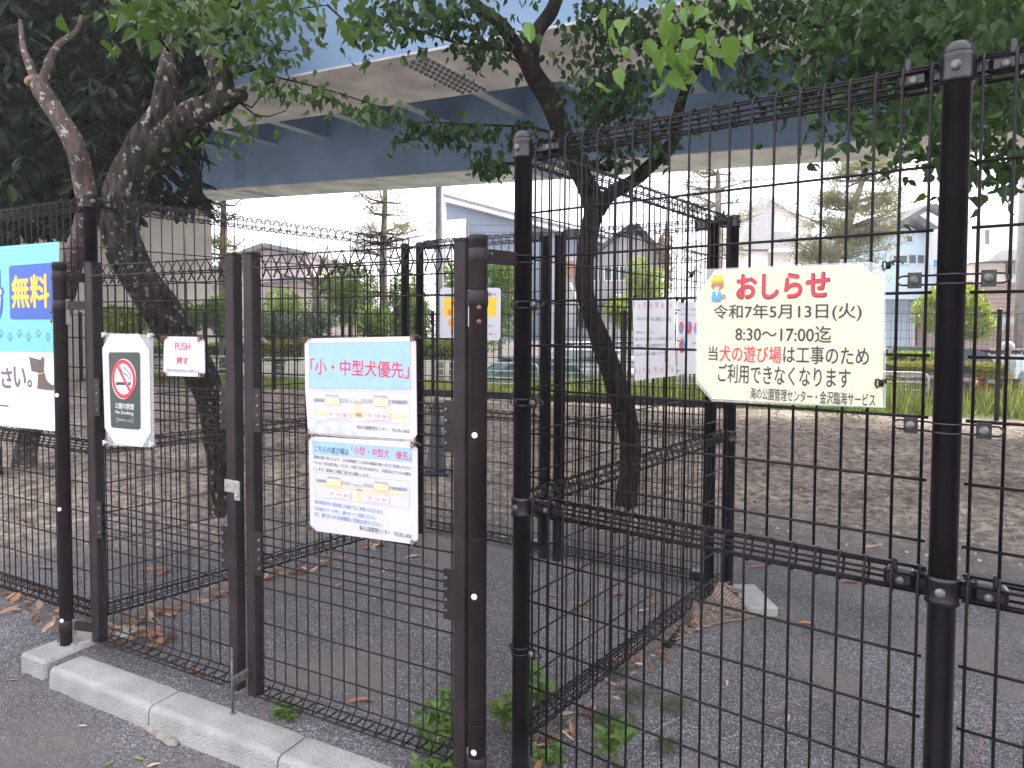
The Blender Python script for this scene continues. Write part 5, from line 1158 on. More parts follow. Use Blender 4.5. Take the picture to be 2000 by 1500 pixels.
# ---- houses
def hmat(nm, c, **k): return mat(nm, c, .75, var=.04, **k)
HM = {k: hmat('render_'+k, c) for k, c in dict(bluegrey=(.17, .21, .27), white=(.80, .80, .81), brick=(.36, .345, .35), peach=(.78, .68, .61), lblue=(.55, .68, .78), brown=(.36, .26, .23), pink=(.66, .55, .53), beige=(.62, .56, .50), dark=(.07, .065, .07), garage=(.19, .20, .23), rendergrey=(.38, .37, .38)).items()}
RM = mat('slate_roof', (.20, .20, .22), .7, var=.2, scale=6); RD = mat('dark_slate_roof', (.045, .045, .055), .7, var=.2, scale=6); RL = mat('pale_tile_roof', (.40, .38, .37), .7, var=.1, scale=6); M['pane'] = mat('window_glass', (.08, .10, .12), .08, spec=.8, var=.1); M['frame'] = mat('window_frame', (.62, .62, .62), .5)
M['framed'] = mat('dark_frame', (.05, .05, .055), .5)
HOUSES = {}
class House:
    def __init__(s, label, d, name='house', cat='house', depth=7, yaw=0):
        s.d = d; c = seen(1000, 637, d); s.t = None; s.args = (name, label, cat); s.depth = depth; s.yaw = yaw
        n_ = Matrix.Rotation(yaw, 3, 'Z') @ f0; s.n = n_; s.u = Vector((n_.y, -n_.x, 0))
    def at(s, px, py): return onplane(px, py, s.P, s.n)
    def start(s, px): HOUSES[s] = s.args[1]; s.P = seen(px, 637, s.d); s.t = thing(*s.args[:2], s.args[2], (s.P.x, s.P.y, -.7)); return s
    def wall(s, pts, material, name='wall', off=0, depth=None):
        q = [s.at(*p)-s.n*off for p in pts]; mb = MB(); mb.prism(q, s.n*(depth or s.depth)); return wbuild(mb, name, material, s.t)
    def slab(s, a, b_, th, material, over=.45, name='roof', depth=None, off=0):
        a, b_ = s.at(*a), s.at(*b_); a = a-s.n*(over-off); b_ = b_-s.n*(over-off); x = (b_-a).normalized(); z = x.cross(-s.n); z = z if z.z > 0 else -z; mb = MB(); dd = s.n*((depth or s.depth)+2*over)
        q = [a, b_, b_+z*th, a+z*th]; mb.prism(q, dd); return wbuild(mb, name, material, s.t)
    def window(s, x0, y0, x1, y1, off=0, mull=1, fm=None, bars=0):
        a, b_, c, d = s.at(x0, y0), s.at(x1, y0), s.at(x1, y1), s.at(x0, y1); o_ = -s.n*(off+.02); w_ = .06; mb = MB()
        def bar(p, q): mb.bar(p+o_, q+o_, .07, w_, up=ZR if abs((q-p).normalized().z) < .9 else s.u)
        bar(a, b_); bar(d, c); bar(a, d); bar(b_, c)
        for k in range(1, mull+1): f_ = k/(mull+1); bar(a+(b_-a)*f_, d+(c-d)*f_)
        fr = wbuild(mb, 'window', fm or M['frame'], s.t); mb = MB(); mb.prism([p+o_*.5 for p in (a, b_, c, d)], s.n*.02); wbuild(mb, 'pane', M['pane'], fr)
    def clad(s, x0, x1, ys, material, off=.012):
        mb = MB()
        for y in ys: a, b_ = s.at(x0, y)-s.n*off, s.at(x1, y)-s.n*off; mb.bar(a, b_, .02, .02)
        wbuild(mb, 'siding_joint', material, s.t, 'stuff')
jt = mat('joint', (.10, .12, .15), .8)
h = House('dark blue grey house with a single sloping roof behind the gate post', 36, depth=8).start(870)
h.wall([(871, 396), (1180, 482), (1180, 745), (871, 745)], HM['bluegrey']); h.slab((862, 393), (1190, 480), .22, HM['white'], .5, 'fascia'); h.slab((862, 385), (1190, 472), .12, RM, .6)
h.wall([(858, 434), (911, 430), (911, 745), (858, 745)], HM['white'], 'white_bay', .5, .5); h.clad(912, 1030, range(440, 560, 14), jt); h.clad(860, 910, range(446, 560, 14), HM['rendergrey'], .515)
h = House('grey brick gabled house behind the forked tree', 31, depth=8).start(1230)
h.wall([(1160, 505), (1170, 492), (1235, 447), (1292, 505), (1292, 745), (1160, 745)], HM['brick']); h.slab((1235, 442), (1150, 505), .16, RD); h.slab((1235, 442), (1302, 512), .16, RD)
for w_ in ((1158, 522, 1173, 548), (1180, 520, 1224, 548), (1262, 530, 1284, 552)): h.window(*w_, mull=1 if w_[2]-w_[0] < 30 else 2)
h.wall([(1135, 592), (1196, 590), (1196, 602), (1135, 604)], HM['dark'], 'porch_roof', .8, .8); h.clad(1162, 1290, range(560, 590, 6), HM['rendergrey'])
h.wall([(1085, 500), (1128, 498), (1128, 745), (1085, 745)], HM['rendergrey'], 'side_wall', .0, 5); h.wall([(1104, 513), (1120, 511), (1120, 540), (1104, 540)], mat('orange_brown_panel', (.34, .15, .07), .6), 'balcony_panel', .5, .4)
h.wall([(1108, 556), (1112, 556), (1150, 650), (1144, 650)], HM['white'], 'stair_stringer', 1.2, .06); h.wall([(1100, 640), (1170, 640), (1170, 690), (1100, 690)], HM['garage'], 'garage_door', .3, .3)
h = House('peach rendered house with pale hipped roof and a grey shutter', 37, depth=9).start(1500)
h.wall([(1500, 398), (1512, 396), (1585, 440), (1585, 745), (1500, 745)], HM['peach']); h.wall([(1440, 490), (1505, 490), (1505, 745), (1440, 745)], HM['peach'], 'wall', .0); 
h.wall([(1440, 488), (1480, 385), (1500, 390), (1512, 400), (1500, 488)], RL, 'roof', .3, 3); h.slab((1500, 392), (1592, 446), .18, HM['white'], .4); h.window(1503, 452, 1545, 486, mull=0); h.wall([(1504, 453), (1544, 453), (1544, 485), (1504, 485)], HM['rendergrey'], 'shutter', .06, .04)
h.wall([(1498, 489), (1552, 489), (1552, 494), (1498, 494)], HM['white'], 'sill', .6, .6)
h = House('white house with a dark roof edge behind the light blue house', 31, depth=9).start(1812)
h.wall([(1740, 452), (1812, 412), (1922, 470), (1922, 745), (1740, 745)], HM['white']); h.slab((1811, 408), (1735, 452), .2, RD); h.slab((1811, 408), (1926, 472), .2, RD); h.window(1800, 450, 1826, 466, mull=1, fm=M['framed'])
h = House('light blue gabled house with laundry on its balcony', 27, depth=4).start(1775)
h.wall([(1690, 478), (1775, 441), (1848, 482), (1848, 745), (1690, 745)], HM['lblue']); h.slab((1775, 435), (1683, 480), .26, RD); h.slab((1775, 435), (1856, 484), .26, RD)
h.window(1768, 460, 1782, 474, mull=0); h.window(1742, 498, 1772, 515, mull=0); h.window(1773, 497, 1806, 516, mull=1); h.wall([(1775, 587), (1848, 587), (1848, 730), (1775, 730)], HM['garage'], 'garage_opening', .02, .02); h.wall([(1776, 590), (1781, 590), (1781, 730), (1776, 730)], HM['white'], 'garage_post', .2, .2)
h.wall([(1700, 541), (1850, 541), (1850, 586), (1700, 586)], HM['lblue'], 'balcony_wall', 1.1, 1.08)
mb = MB()
for y in (524, 530, 536, 541): mb.bar(h.at(1742, y)-h.n*1.15, h.at(1812, y)-h.n*1.15, .03, .03)
for x in range(1745, 1812, 9): mb.bar(h.at(x, 523)-h.n*1.15, h.at(x, 541)-h.n*1.15, .03, .03, up=h.u)
wbuild(mb, 'balcony_rail', M['frame'], h.t)
for (x0, x1, c_, nm) in ((1791, 1800, (.55, .08, .05), 'red shirt'), (1801, 1812, (.03, .05, .14), 'navy towel'), (1783, 1790, (.12, .30, .45), 'blue cloth')):
    q = [h.at(x, y)-h.n*1.32 for x, y in ((x0, 514), (x1, 514), (x1-1, 528), (x0+1, 527))]; mb = MB(); mb.prism(q, h.n*.02); tag(wbuild(mb, 'laundry', mat(nm.replace(' ', '_'), c_, .8), None), nm+' hung to dry on the light blue house balcony', 'laundry')
h = House('tall white and brown house at the right edge with a grey lean-to roof', 24, depth=8).start(1960)
h.wall([(1905, 430), (2140, 400), (2140, 745), (1905, 745)], HM['white'], 'wall', -.8); h.wall([(1884, 550), (1960, 545), (2140, 545), (2140, 745), (1884, 745)], HM['brown'], 'wall', .2)
h.wall([(1888, 515), (1910, 496), (1975, 492), (2140, 488), (2140, 512), (1975, 512)], RL, 'lean_to_roof', 1.1, 1.6); h.wall([(1892, 516), (2140, 512), (2140, 552), (1892, 553)], HM['peach'], 'upper_wall', .25, .8)
h.window(1940, 446, 1948, 474, off=-.8, mull=1); h.window(1956, 512, 1963, 546, off=.25, mull=0, fm=M['framed']); h.window(1972, 510, 1992, 536, off=.25, mull=1); h.window(1893, 634, 1948, 644, off=.22, mull=1); h.clad(1886, 1990, range(560, 680, 8), mat('brown_joint', (.25, .17, .15), .8), .215)
h.wall([(1880, 622), (1955, 620), (1955, 634), (1880, 634)], HM['rendergrey'], 'canopy', 1.2, 1.2)
h = House('pale pink stepped house behind the pruned tree', 33, depth=8).start(560)
h.wall([(455, 508), (520, 488), (600, 500), (600, 745), (455, 745)], HM['pink']); h.slab((448, 512), (520, 484), .2, RM); h.slab((520, 484), (610, 502), .2, RM); h.wall([(540, 560), (700, 548), (700, 745), (540, 745)], HM['pink'], 'wall', 1.6, 3); h.wall([(528, 562), (590, 546), (715, 552), (715, 560), (590, 556)], RM, 'porch_roof', 2.2, 2.5); h.window(560, 590, 585, 612, off=1.62); h.window(480, 530, 500, 548)
h = House('beige house with small windows behind the leaning trunk', 34, depth=8).start(360)
h.wall([(300, 535), (440, 530), (440, 745), (300, 745)], HM['beige']); h.slab((292, 536), (450, 530), .25, RM); 
for x in (325, 365, 405): h.window(x, 556, x+18, 578)
h = House('low pale garage with dark door behind the notice board top', 31, name='garage', cat='garage', depth=6).start(740)
h.wall([(690, 628), (705, 618), (800, 612), (800, 745), (690, 745)], HM['beige']); h.wall([(757, 632), (782, 630), (782, 700), (757, 700)], HM['dark'], 'door', .03, .03); h.window(712, 640, 745, 652); h.slab((684, 626), (805, 612), .12, RM)
def aerial(h_, px, py, hgt=1.2):
    p = h_.at(px, py)+h_.n*.6; mb = MB(); mb.tube([p-ZR*.3, p+ZR*hgt], .02, 5)
    for k in range(7): mb.tube([p+ZR*(hgt-.15)+h_.u*(-.5+k*.16)-h_.n*.22, p+ZR*(hgt-.15)+h_.u*(-.5+k*.16)+h_.n*.22], .008, 3)
    mb.tube([p+ZR*(hgt-.15)-h_.u*.55, p+ZR*(hgt-.15)+h_.u*.55], .012, 4); wbuild(mb, 'aerial', M['steel'], h_.t)
def downpipe(h_, px, y0, y1, off=0): mb = MB(); mb.tube([h_.at(px, y0)-h_.n*(.06+off), h_.at(px, y1)-h_.n*(.06+off)], .035, 6); wbuild(mb, 'downpipe', HM['rendergrey'], h_.t)
for h_, w_ in HOUSES.items():
    if 'grey brick' in w_: aerial(h_, 1262, 462); downpipe(h_, 1168, 512, 740); downpipe(h_, 1288, 512, 740); h_.wall([(1196, 575), (1212, 575), (1212, 588), (1196, 588)], HM['white'], 'air_conditioner', .35, .3)
    if 'peach' in w_: downpipe(h_, 1581, 446, 740); aerial(h_, 1520, 402)
    if 'light blue' in w_: downpipe(h_, 1700, 480, 740); downpipe(h_, 1842, 486, 740)
    if 'dark blue grey' in w_: downpipe(h_, 915, 440, 740); aerial(h_, 990, 430)
    if 'pale pink' in w_: downpipe(h_, 462, 514, 740); aerial(h_, 540, 492)
    if 'beige house' in w_: downpipe(h_, 436, 540, 740)
for dz, sag, nm in ((-.5, .5, 'upper'), (-1.1, .6, 'middle'), (-1.9, .7, 'lowest')):
    a_, b_ = pA+ZR*(dz-.0), Vector((pB.x, pB.y, pA.z+dz)); b_ = b_ if b_.z < pB.z+4 else b_; mb = MB(); n_ = 24; mb.tube([a_.lerp(Vector((b_.x, b_.y, min(b_.z, pB.z+dz)))+ (Vector((b_.x, b_.y, b_.z))-a_)*0, k/n_)-ZR*(sag*4*(k/n_)*(1-k/n_)) for k in range(n_+1)], .012, 4); o = mb.build('overhead_line', M['tyre0']); tag(o, nm+' black overhead line strung between the two utility poles', 'cable')
    mb = MB(); c_ = pA-r0*28+f0*6; mb.tube([pA.lerp(Vector((c_.x, c_.y, pA.z)), k/n_)+ZR*(dz-sag*4*(k/n_)*(1-k/n_)) for k in range(n_+1)], .012, 4); o = mb.build('overhead_line', M['tyre0']); tag(o, nm+' black overhead line running left from the left utility pole', 'cable')
# low wall along the road
w0, w1 = seen(460, 637, 29.5), seen(1110, 637, 27); mb = MB(); mb.bar(Vector((w0.x, w0.y, .15)), Vector((w1.x, w1.y, .15)), .15, 1.7); tag(mb.build('boundary_wall', HM['beige']), 'low beige garden wall along the far side of the road', 'wall')
w0, w1 = seen(1110, 637, 27.5), seen(1480, 637, 26); mb = MB(); mb.bar(Vector((w0.x, w0.y, .05)), Vector((w1.x, w1.y, .05)), .15, 1.5); tag(mb.build('boundary_wall', HM['rendergrey']), 'grey garden wall in front of the grey gabled house', 'wall')
# ---- vehicles
M['tyre'] = mat('tyre_rubber', (.02, .02, .02), .8); M['cglass'] = mat('car_glass', (.10, .15, .16), .05, spec=1, var=.05)
def car(label, px, d, dirv, col, rows, L_=4.2, Wd=1.7, H=1.5, gz=-.7, name='parked_car', front_light=True, rough=.25):
    p = seen(px, 637, d); t_ = thing(name, label, 'car', (p.x, p.y, gz), rz=math.atan2(dirv.y, dirv.x)); paint = mat('car_paint', col, rough, var=.02, coat=.6)
    pr = rows['body']; hw = Wd/2; mb = MB(); n = len(pr); ring = []
    for sx, ins in ((-1, .0), (-1, 0), (1, 0), (1, 0)): pass
    for k, (y, sc) in enumerate(((-hw, .90), (-hw*.93, 1), (hw*.93, 1), (hw, .90))):
        for x, z in pr: ring.append(((x-L_/2)*1, y, .28+(z-.28)*(sc if z > .5 else 1)))
    fs = [(k*n+i, k*n+(i+1) % n, (k+1)*n+(i+1) % n, (k+1)*n+i) for k in range(3) for i in range(n)]; mb.add(ring, fs); mb.add(ring[:n], [tuple(range(n))[::-1]]); mb.add(ring[3*n:], [tuple(range(n))])
    body = mb.build('body', paint, t_)
    g = rows['cabin']; mb = MB(); n = len(g); ring = []
    for y, sc in ((-hw*.86, 1), (-hw*.70, 0), (hw*.70, 0), (hw*.86, 1)):
        for x, z in g: ring.append((x-L_/2, y if z < H*.8 else y*.86, z))
    fs = [(k*n+i, k*n+(i+1) % n, (k+1)*n+(i+1) % n, (k+1)*n+i) for k in range(3) for i in range(n)]; mb.add(ring, fs); mb.add(ring[:n], [tuple(range(n))[::-1]]); mb.add(ring[3*n:], [tuple(range(n))]); mb.build('windows', M['cglass'], t_)
    mb = MB(); xs = [x for x, z in g if z > H*.8]; x0, x1 = min(xs)-L_/2, max(xs)-L_/2; mb.box(((x0+x1)/2, 0, H-.01), (x1-x0+.12, Wd*.74, .06), None, .02)
    for (xa, za), (xb, zb) in ((g[0], g[1]), (g[-1], g[-2])):
        for y in (-1, 1): mb.bar(Vector((xa-L_/2, y*hw*.86, za)), Vector((xb-L_/2, y*hw*.74, zb)), .06, .06)
    mb.build('roof', paint, t_)
    for x in (L_*.19, L_*.81):
        for y in (-1, 1):
            mb = MB(); mb.lathe((x-L_/2, y*(hw-.1), .31), [(.31, -.1), (.31, .1)], 18, Vector((0, 1, 0))); w_ = mb.build('wheel', M['tyre'], t_); mb = MB(); mb.lathe((x-L_/2, y*(hw+.004), .31), [(.19, -.01), (.17, .012)], 14, Vector((0, y, 0))); r_ = mb.build('rim', M['steel'], w_)
    for y in (-1, 1):
        mb = MB(); mb.box((L_/2-.04, y*hw*.72, .70), (.10, .34, .14), None, .02); mb.build('headlight', M['white'], t_)
        mb = MB(); mb.box((-L_/2+.03, y*hw*.76, .80), (.08, .24, .20), None, .02); mb.build('tail_light', I_red, t_)
        mb = MB(); mb.box((L_*.72-L_/2, y*(hw+.10), .98), (.12, .16, .12), None, .02); mb.build('mirror', paint, t_)
    mb = MB(); mb.box((L_/2-.01, 0, .45), (.06, 1.2, .22), None, .02); mb.build('grille', M['tyre'], t_); mb = MB(); mb.box((L_/2+.03, 0, .42), (.02, .33, .16)); mb.build('number_plate', M['white'], t_); return t_
sedan = dict(body=[(0, .28), (0, .75), (.1, .92), (.7, .98), (3.0, .95), (3.9, .78), (4.18, .6), (4.2, .28)], cabin=[(.45, .95), (1.0, 1.42), (1.3, 1.48), (2.3, 1.49), (2.5, 1.44), (3.25, .94)])
hatch = dict(body=[(0, .28), (0, .8), (.05, 1.0), (3.0, 1.0), (3.8, .88), (4.1, .68), (4.2, .28)], cabin=[(.05, 1.0), (.25, 1.45), (.5, 1.5), (2.5, 1.5), (2.7, 1.45), (3.4, .98)])
van = dict(body=[(0, .28), (0, .9), (.03, 1.02), (3.1, 1.02), (3.9, .95), (4.15, .8), (4.2, .28)], cabin=[(.03, 1.02), (.15, 1.62), (.35, 1.7), (2.6, 1.7), (2.85, 1.62), (3.4, 1.0)])
car('blue grey car with a sloping windscreen behind the round gate post', 1020, 19.0, r0*-.97+f0*-.25, (.10, .17, .26), sedan, gz=-.78)
car('white car with red rear lights behind the forked tree', 1135, 22, r0*-.85+f0*.5, (.62, .63, .64), sedan, gz=-.65)
car('white hatchback parked in front of the grey gabled house', 1145, 26, r0*-.9-f0*.3, (.66, .66, .67), hatch, gz=-.5)
car('dark red van with a bright windscreen right of the tall post', 1905, 17.2, -f0*.93+r0*.35, (.09, .012, .02), van, H=1.7, gz=-.62)
# ---- scooter and rider at the right
sp0 = seen(1966, 637, 16); st_ = thing('scooter', 'red delivery scooter with a box beside the rider at the right', 'scooter', (sp0.x, sp0.y, -.55), rz=math.atan2((-r0).y, (-r0).x)); red = mat('red_body_paint', (.50, .03, .03), .3)
mb = MB()
mb.add([(-.7, y, z) for y in (-.13, .13) for z in (.45, .82)]+[(.05, y, z) for y in (-.13, .13) for z in (.35, .74)], [(0, 1, 3, 2), (4, 6, 7, 5), (0, 4, 5, 1), (2, 3, 7, 6), (0, 2, 6, 4), (1, 5, 7, 3)]); mb.box((.22, 0, .32), (.5, .28, .05), None, .01); mb.bar(Vector((.42, 0, .3)), Vector((.60, 0, 1.0)), .34, .05, up=Vector((0, 1, 0)), bev=.01); mb.build('body', red, st_)
for x in (-.55, .72): mb = MB(); mb.lathe((x, 0, .22), [(.23, -.05), (.24, 0), (.23, .05)], 18, Vector((0, 1, 0))); mb.build('wheel', M['tyre'], st_)
mb = MB(); mb.tube([(.72, 0, .22), (.60, 0, 1.0), (.56, 0, 1.08)], .02, 6); mb.tube([(.5, -.32, 1.1), (.56, 0, 1.08), (.5, .32, 1.1)], .015, 6); mb.build('handlebar', M['tyre'], st_); mb = MB(); mb.box((-.35, 0, .87), (.62, .26, .10), None, .02); mb.build('seat', M['tyre'], st_); mb = MB(); mb.box((-.85, 0, 1.08), (.42, .42, .40), None, .03); mb.build('delivery_box', red, st_)
mb = MB(); mb.lathe((.66, 0, .86), [(.09, 0), (.08, .05), (.02, .07)], 12, Vector((1, 0, 0))); mb.build('headlight', M['white'], st_)
def skin(name, verts, edges, radii, material, parent, sub=1, root=0):
    me_ = bpy.data.meshes.new(name); me_.from_pydata(verts, edges, []); o = bpy.data.objects.new(name, me_); COL.objects.link(o)
    sk = o.modifiers.new('s', 'SKIN'); 
    for i, r in enumerate(radii): me_.skin_vertices[0].data[i].radius = (r, r) if not isinstance(r, tuple) else r
    me_.skin_vertices[0].data[root].use_root = True; ss = o.modifiers.new('u', 'SUBSURF'); ss.levels = sub; ss.render_levels = sub
    dg = bpy.context.evaluated_depsgraph_get(); m2 = bpy.data.meshes.new_from_object(o.evaluated_get(dg)); bpy.data.objects.remove(o); m2.materials.clear(); m2.materials.append(material)
    for p in m2.polygons: p.use_smooth = True
    return link(name, m2, parent)
pp = seen(1972, 637, 15.6); tp = thing('person', 'rider in a white helmet and pale shirt with dark trousers at the right', 'person', (pp.x, pp.y, -.55), rz=math.atan2((-r0).y, (-r0).x)); skinm = mat('skin', (.50, .30, .22), .5)
vb = [(0, 0, .95), (0, 0, 1.15), (.02, 0, 1.38), (.02, 0, 1.50), (.03, 0, 1.58), (.04, 0, 1.70), (0, .10, .90), (.06, .12, .50), (.0, .12, .08), (.12, .12, .04), (0, -.10, .90), (.0, -.12, .50), (-.05, -.12, .08), (.07, -.12, .04), (.01, .19, 1.42), (.10, .24, 1.15), (.28, .20, 1.08), (.36, .19, 1.08), (.01, -.19, 1.42), (.10, -.24, 1.15), (.28, -.20, 1.08), (.36, -.19, 1.08)]
eb = [(0, 1), (1, 2), (2, 3), (3, 4), (4, 5), (0, 6), (6, 7), (7, 8), (8, 9), (0, 10), (10, 11), (11, 12), (12, 13), (2, 14), (14, 15), (15, 16), (16, 17), (2, 18), (18, 19), (19, 20), (20, 21)]
rb = [.13, .125, .14, .055, .075, .085, .085, .06, .04, .035, .085, .06, .04, .035, .055, .04, .03, .03, .055, .04, .03, .03]
skin('body', vb, eb, rb, skinm, tp)
skin('trousers', [vb[i] for i in (0, 6, 7, 8, 10, 11, 12)], [(0, 1), (1, 2), (2, 3), (0, 4), (4, 5), (5, 6)], [.145, .10, .078, .06, .10, .078, .06], mat('black_cloth', (.015, .015, .02), .8), tp)
skin('shirt', [vb[i] for i in (0, 1, 2, 14, 15, 18, 19)], [(0, 1), (1, 2), (2, 3), (3, 4), (2, 5), (5, 6)], [.15, .145, .16, .075, .055, .075, .055], mat('pale_blue_shirt', (.50, .55, .60), .8), tp)
mb = MB(); mb.lathe((.03, 0, 1.69), [(.125, -.02), (.135, .03), (.12, .09), (.07, .14), (.01, .155)], 18); mb.bar(Vector((.10, 0, 1.69)), Vector((.19, 0, 1.67)), .2, .012); mb.build('helmet', M['white'], tp)
for y in (.12, -.12): mb = MB(); mb.box((.05 if y > 0 else 0, y, .04), (.27, .095, .08), None, .025); mb.build('shoe', M['tyre'], tp)
# bicycle behind the notice right edge
bp_ = seen(1752, 637, 16.5); tbk = thing('bicycle', 'grey bicycle with a wire basket left of the tall post', 'bicycle', (bp_.x, bp_.y, -.62), rz=math.atan2(r0.y, r0.x)+.4)
for x in (-.5, .5): mb = MB(); mb.tube([(x+.31*math.cos(a_), 0, .32+.31*math.sin(a_)) for a_ in [k*math.pi/14 for k in range(28)]], .016, 6, closed=True); w_ = mb.build('wheel', M['tyre'], tbk); mb = MB(); [mb.tube([(x, 0, .32), (x+.31*math.cos(a_), 0, .32+.31*math.sin(a_))], .002, 3) for a_ in [k*math.pi/7 for k in range(14)]]; mb.build('spokes', M['steel'], w_)
mb = MB(); [mb.tube(q, .014, 6) for q in ([(.5, 0, .32), (.40, 0, .95), (.38, 0, 1.02)], [(.42, 0, .82), (-.05, 0, .32)], [(.41, 0, .88), (-.16, 0, .55)], [(-.05, 0, .32), (-.20, 0, .85)], [(-.5, 0, .32), (-.05, 0, .32)], [(-.5, 0, .32), (-.17, 0, .7)])]; mb.build('frame', M['steel'], tbk)
mb = MB(); mb.tube([(.25, -.28, 1.05), (.36, -.15, 1.03), (.38, 0, 1.02), (.36, .15, 1.03), (.25, .28, 1.05)], .012, 6); mb.build('handlebar', M['steel'], tbk); mb = MB(); mb.lathe((-.2, 0, .88), [(.02, -.03), (.09, 0), (.08, .03), (.02, .04)], 10); mb.build('saddle', M['tyre'], tbk)
mb = MB()
for z in (.72, .79, .86, .93): mb.tube([(.47, -.16, z), (.75, -.16, z), (.75, .16, z), (.47, .16, z)], .004, 4, closed=True)
for x, y in ((.47, -.16), (.61, -.16), (.75, -.16), (.75, 0), (.75, .16), (.61, .16), (.47, .16)): mb.tube([(x, y, .70), (x, y, .93)], .004, 4)
mb.build('basket', M['steel'], tbk)
# ================================================================== small things on the ground
# traffic cone
cp = onz(852, 925); tcn = thing('traffic_cone', 'dark navy traffic cone standing on the gravel behind the right gate leaf', 'cone', cp); navy = mat('navy_plastic', (.018, .024, .035), .45)
mb = MB(); mb.lathe((0, 0, 0), [(.115, .035), (.110, .05), (.032, .72), (.028, .80), (.020, .81), (.016, .76)], 20); mb.build('cone_body', navy, tcn); mb = MB(); mb.box((0, 0, .018), (.29, .29, .036), Matrix.Rotation(.6, 3, 'Z'), .01); mb.build('base', navy, tcn)
# fallen leaves: folded long leaves, each one a thing
fl = [leafmat('dead_leaf_orange', (.20, .095, .045), (.36, .18, .09), trans=.12), leafmat('dead_leaf_brown', (.15, .075, .045), (.30, .16, .10), trans=.1), leafmat('dead_leaf_tan', (.36, .25, .17), (.50, .37, .27), trans=.1), leafmat('fallen_leaf_green', (.10, .17, .04), (.16, .26, .05), trans=.2)]
rl = random.Random(5); protos = []
for k in range(10):
    r_ = random.Random(k+40); o_ = [(0, .004), (.1, .07), (.25, .13), (.45, .16), (.65, .14), (.85, .08), (1, .004)]; v = []; curl = r_.uniform(-.15, .30); fold = r_.uniform(.1, .9); tw = r_.uniform(-.5, .5)
    for t_, w_ in o_:
        w_ *= r_.uniform(.85, 1.15); zc = curl*(t_-.5)**2*1.4
        for s_ in (-1, -.5, 0, .5, 1): v.append((t_-.5, s_*w_*(1-.25*fold), zc+abs(s_)*w_*fold+s_*w_*tw*(t_-.5)+.01))
    f = [(i*5+j, i*5+j+1, (i+1)*5+j+1, (i+1)*5+j) for i in range(6) for j in range(4)]; 
    me_ = bpy.data.meshes.new('fallen_leaf'); zmin = min(q[2] for q in v); me_.from_pydata([(x, y, z-zmin) for x, y, z in v], [], f); [setattr(p, 'use_smooth', True) for p in me_.polygons]
    for m_i in range(4): 
        c = me_.copy(); c.materials.append(fl[m_i]); protos.append((m_i, c))
def fallen(px, py, L_, col, label, group=None, name='fallen_leaf', rz=None, z=None, p=None):
    p = p or onz(px, py); gz = float(ground_h(p.x, p.y)) if z is None else z; c = [m_ for i, m_ in protos if i == col]
    o = link(name, rl.choice(c), loc=(p.x, p.y, gz+.003)); o.scale = (L_,)*3; o.rotation_euler = (rl.uniform(-.15, .15), rl.uniform(-.12, .12), rl.uniform(0, 6.28) if rz is None else rz); tag(o, label, 'leaf', group); return o
vr = math.atan2(r0.y, r0.x)
fallen(705, 1372, .125, 0, 'large orange dead leaf on the gravel behind the right gate leaf', rz=vr+.1); fallen(380, 1312, .13, 0, 'large tan orange dead leaf under the left gate leaf foot', rz=vr-.5); fallen(1578, 1222, .10, 0, 'long orange dead leaf right of the cage beyond the front fence', rz=vr-.2)
fallen(35, 1465, .11, 2, 'pale curled dead leaf on the path at the lower left corner', rz=vr+.5); fallen(160, 1380, .045, 2, 'small pale round leaf just below the concrete footing', rz=vr); fallen(392, 1490, .05, 0, 'small orange leaf on the path at the bottom', rz=vr+.5); fallen(300, 1112, .16, 0, 'long curled orange leaf behind the left gate leaf', rz=vr+.3)
fallen(1700, 1068, .14, 2, 'long pale leaf at the edge of the sandy soil right of the notice', rz=vr); fallen(1420, 1335, .05, 2, 'small pinkish tan leaf on the gravel left of a bright patch', rz=vr+1.3); fallen(1540, 1405, .05, 2, 'small pale leaf on the gravel near the bottom centre right', rz=vr+1); fallen(730, 1062, .13, 0, 'broad orange leaf leaning at the lower board bottom edge', rz=vr+.5)
for px, py, L_, c in [(1130, 1180, .12, 0), (1205, 1165, .12, 1), (1255, 1195, .09, 2), (1280, 1205, .08, 0), (1160, 1215, .07, 1), (1275, 1180, .10, 0), (1145, 1212, .07, 2), (1225, 1110, .09, 0), (1085, 1165, .08, 1), (735, 1068, .12, 0), (800, 1075, .10, 0), (830, 1105, .10, 0), (750, 1115, .09, 2), (710, 1125, .09, 2), (808, 1088, .12, 2), (660, 1145, .1, 0), (905, 1060, .08, 0), (980, 1050, .1, 2), (600, 1135, .06, 0), (860, 930, .06, 0), (955, 900, .07, 2),
     (60, 1000, .12, 0), (100, 990, .10, 0), (90, 1110, .12, 0), (75, 1150, .12, 0), (60, 1170, .11, 2), (130, 1080, .1, 0), (30, 1165, .1, 0), (245, 895, .08, 0), (330, 1060, .1, 2), (400, 1078, .1, 0), (150, 1140, .1, 1), (375, 945, .07, 2), (240, 930, .08, 2), (320, 1120, .12, 0), (280, 1140, .09, 0), (460, 1130, .1, 0), (180, 1090, .09, 0)]:
    zn = 'seen left of the left gate post' if px < 105 else 'seen through the left gate leaf' if px < 450 else 'just below the lower notice board' if px < 870 and py < 1130 else 'low behind the right gate leaf' if px < 910 else 'between gate post and corner post' if px < 1010 else 'inside the cage right of the corner post'
    fallen(px, py, L_, c, ('orange', 'dark brown', 'pale tan')[c]+' dead leaf on gravel '+zn, 'scattered dead leaves on the dark gravel')
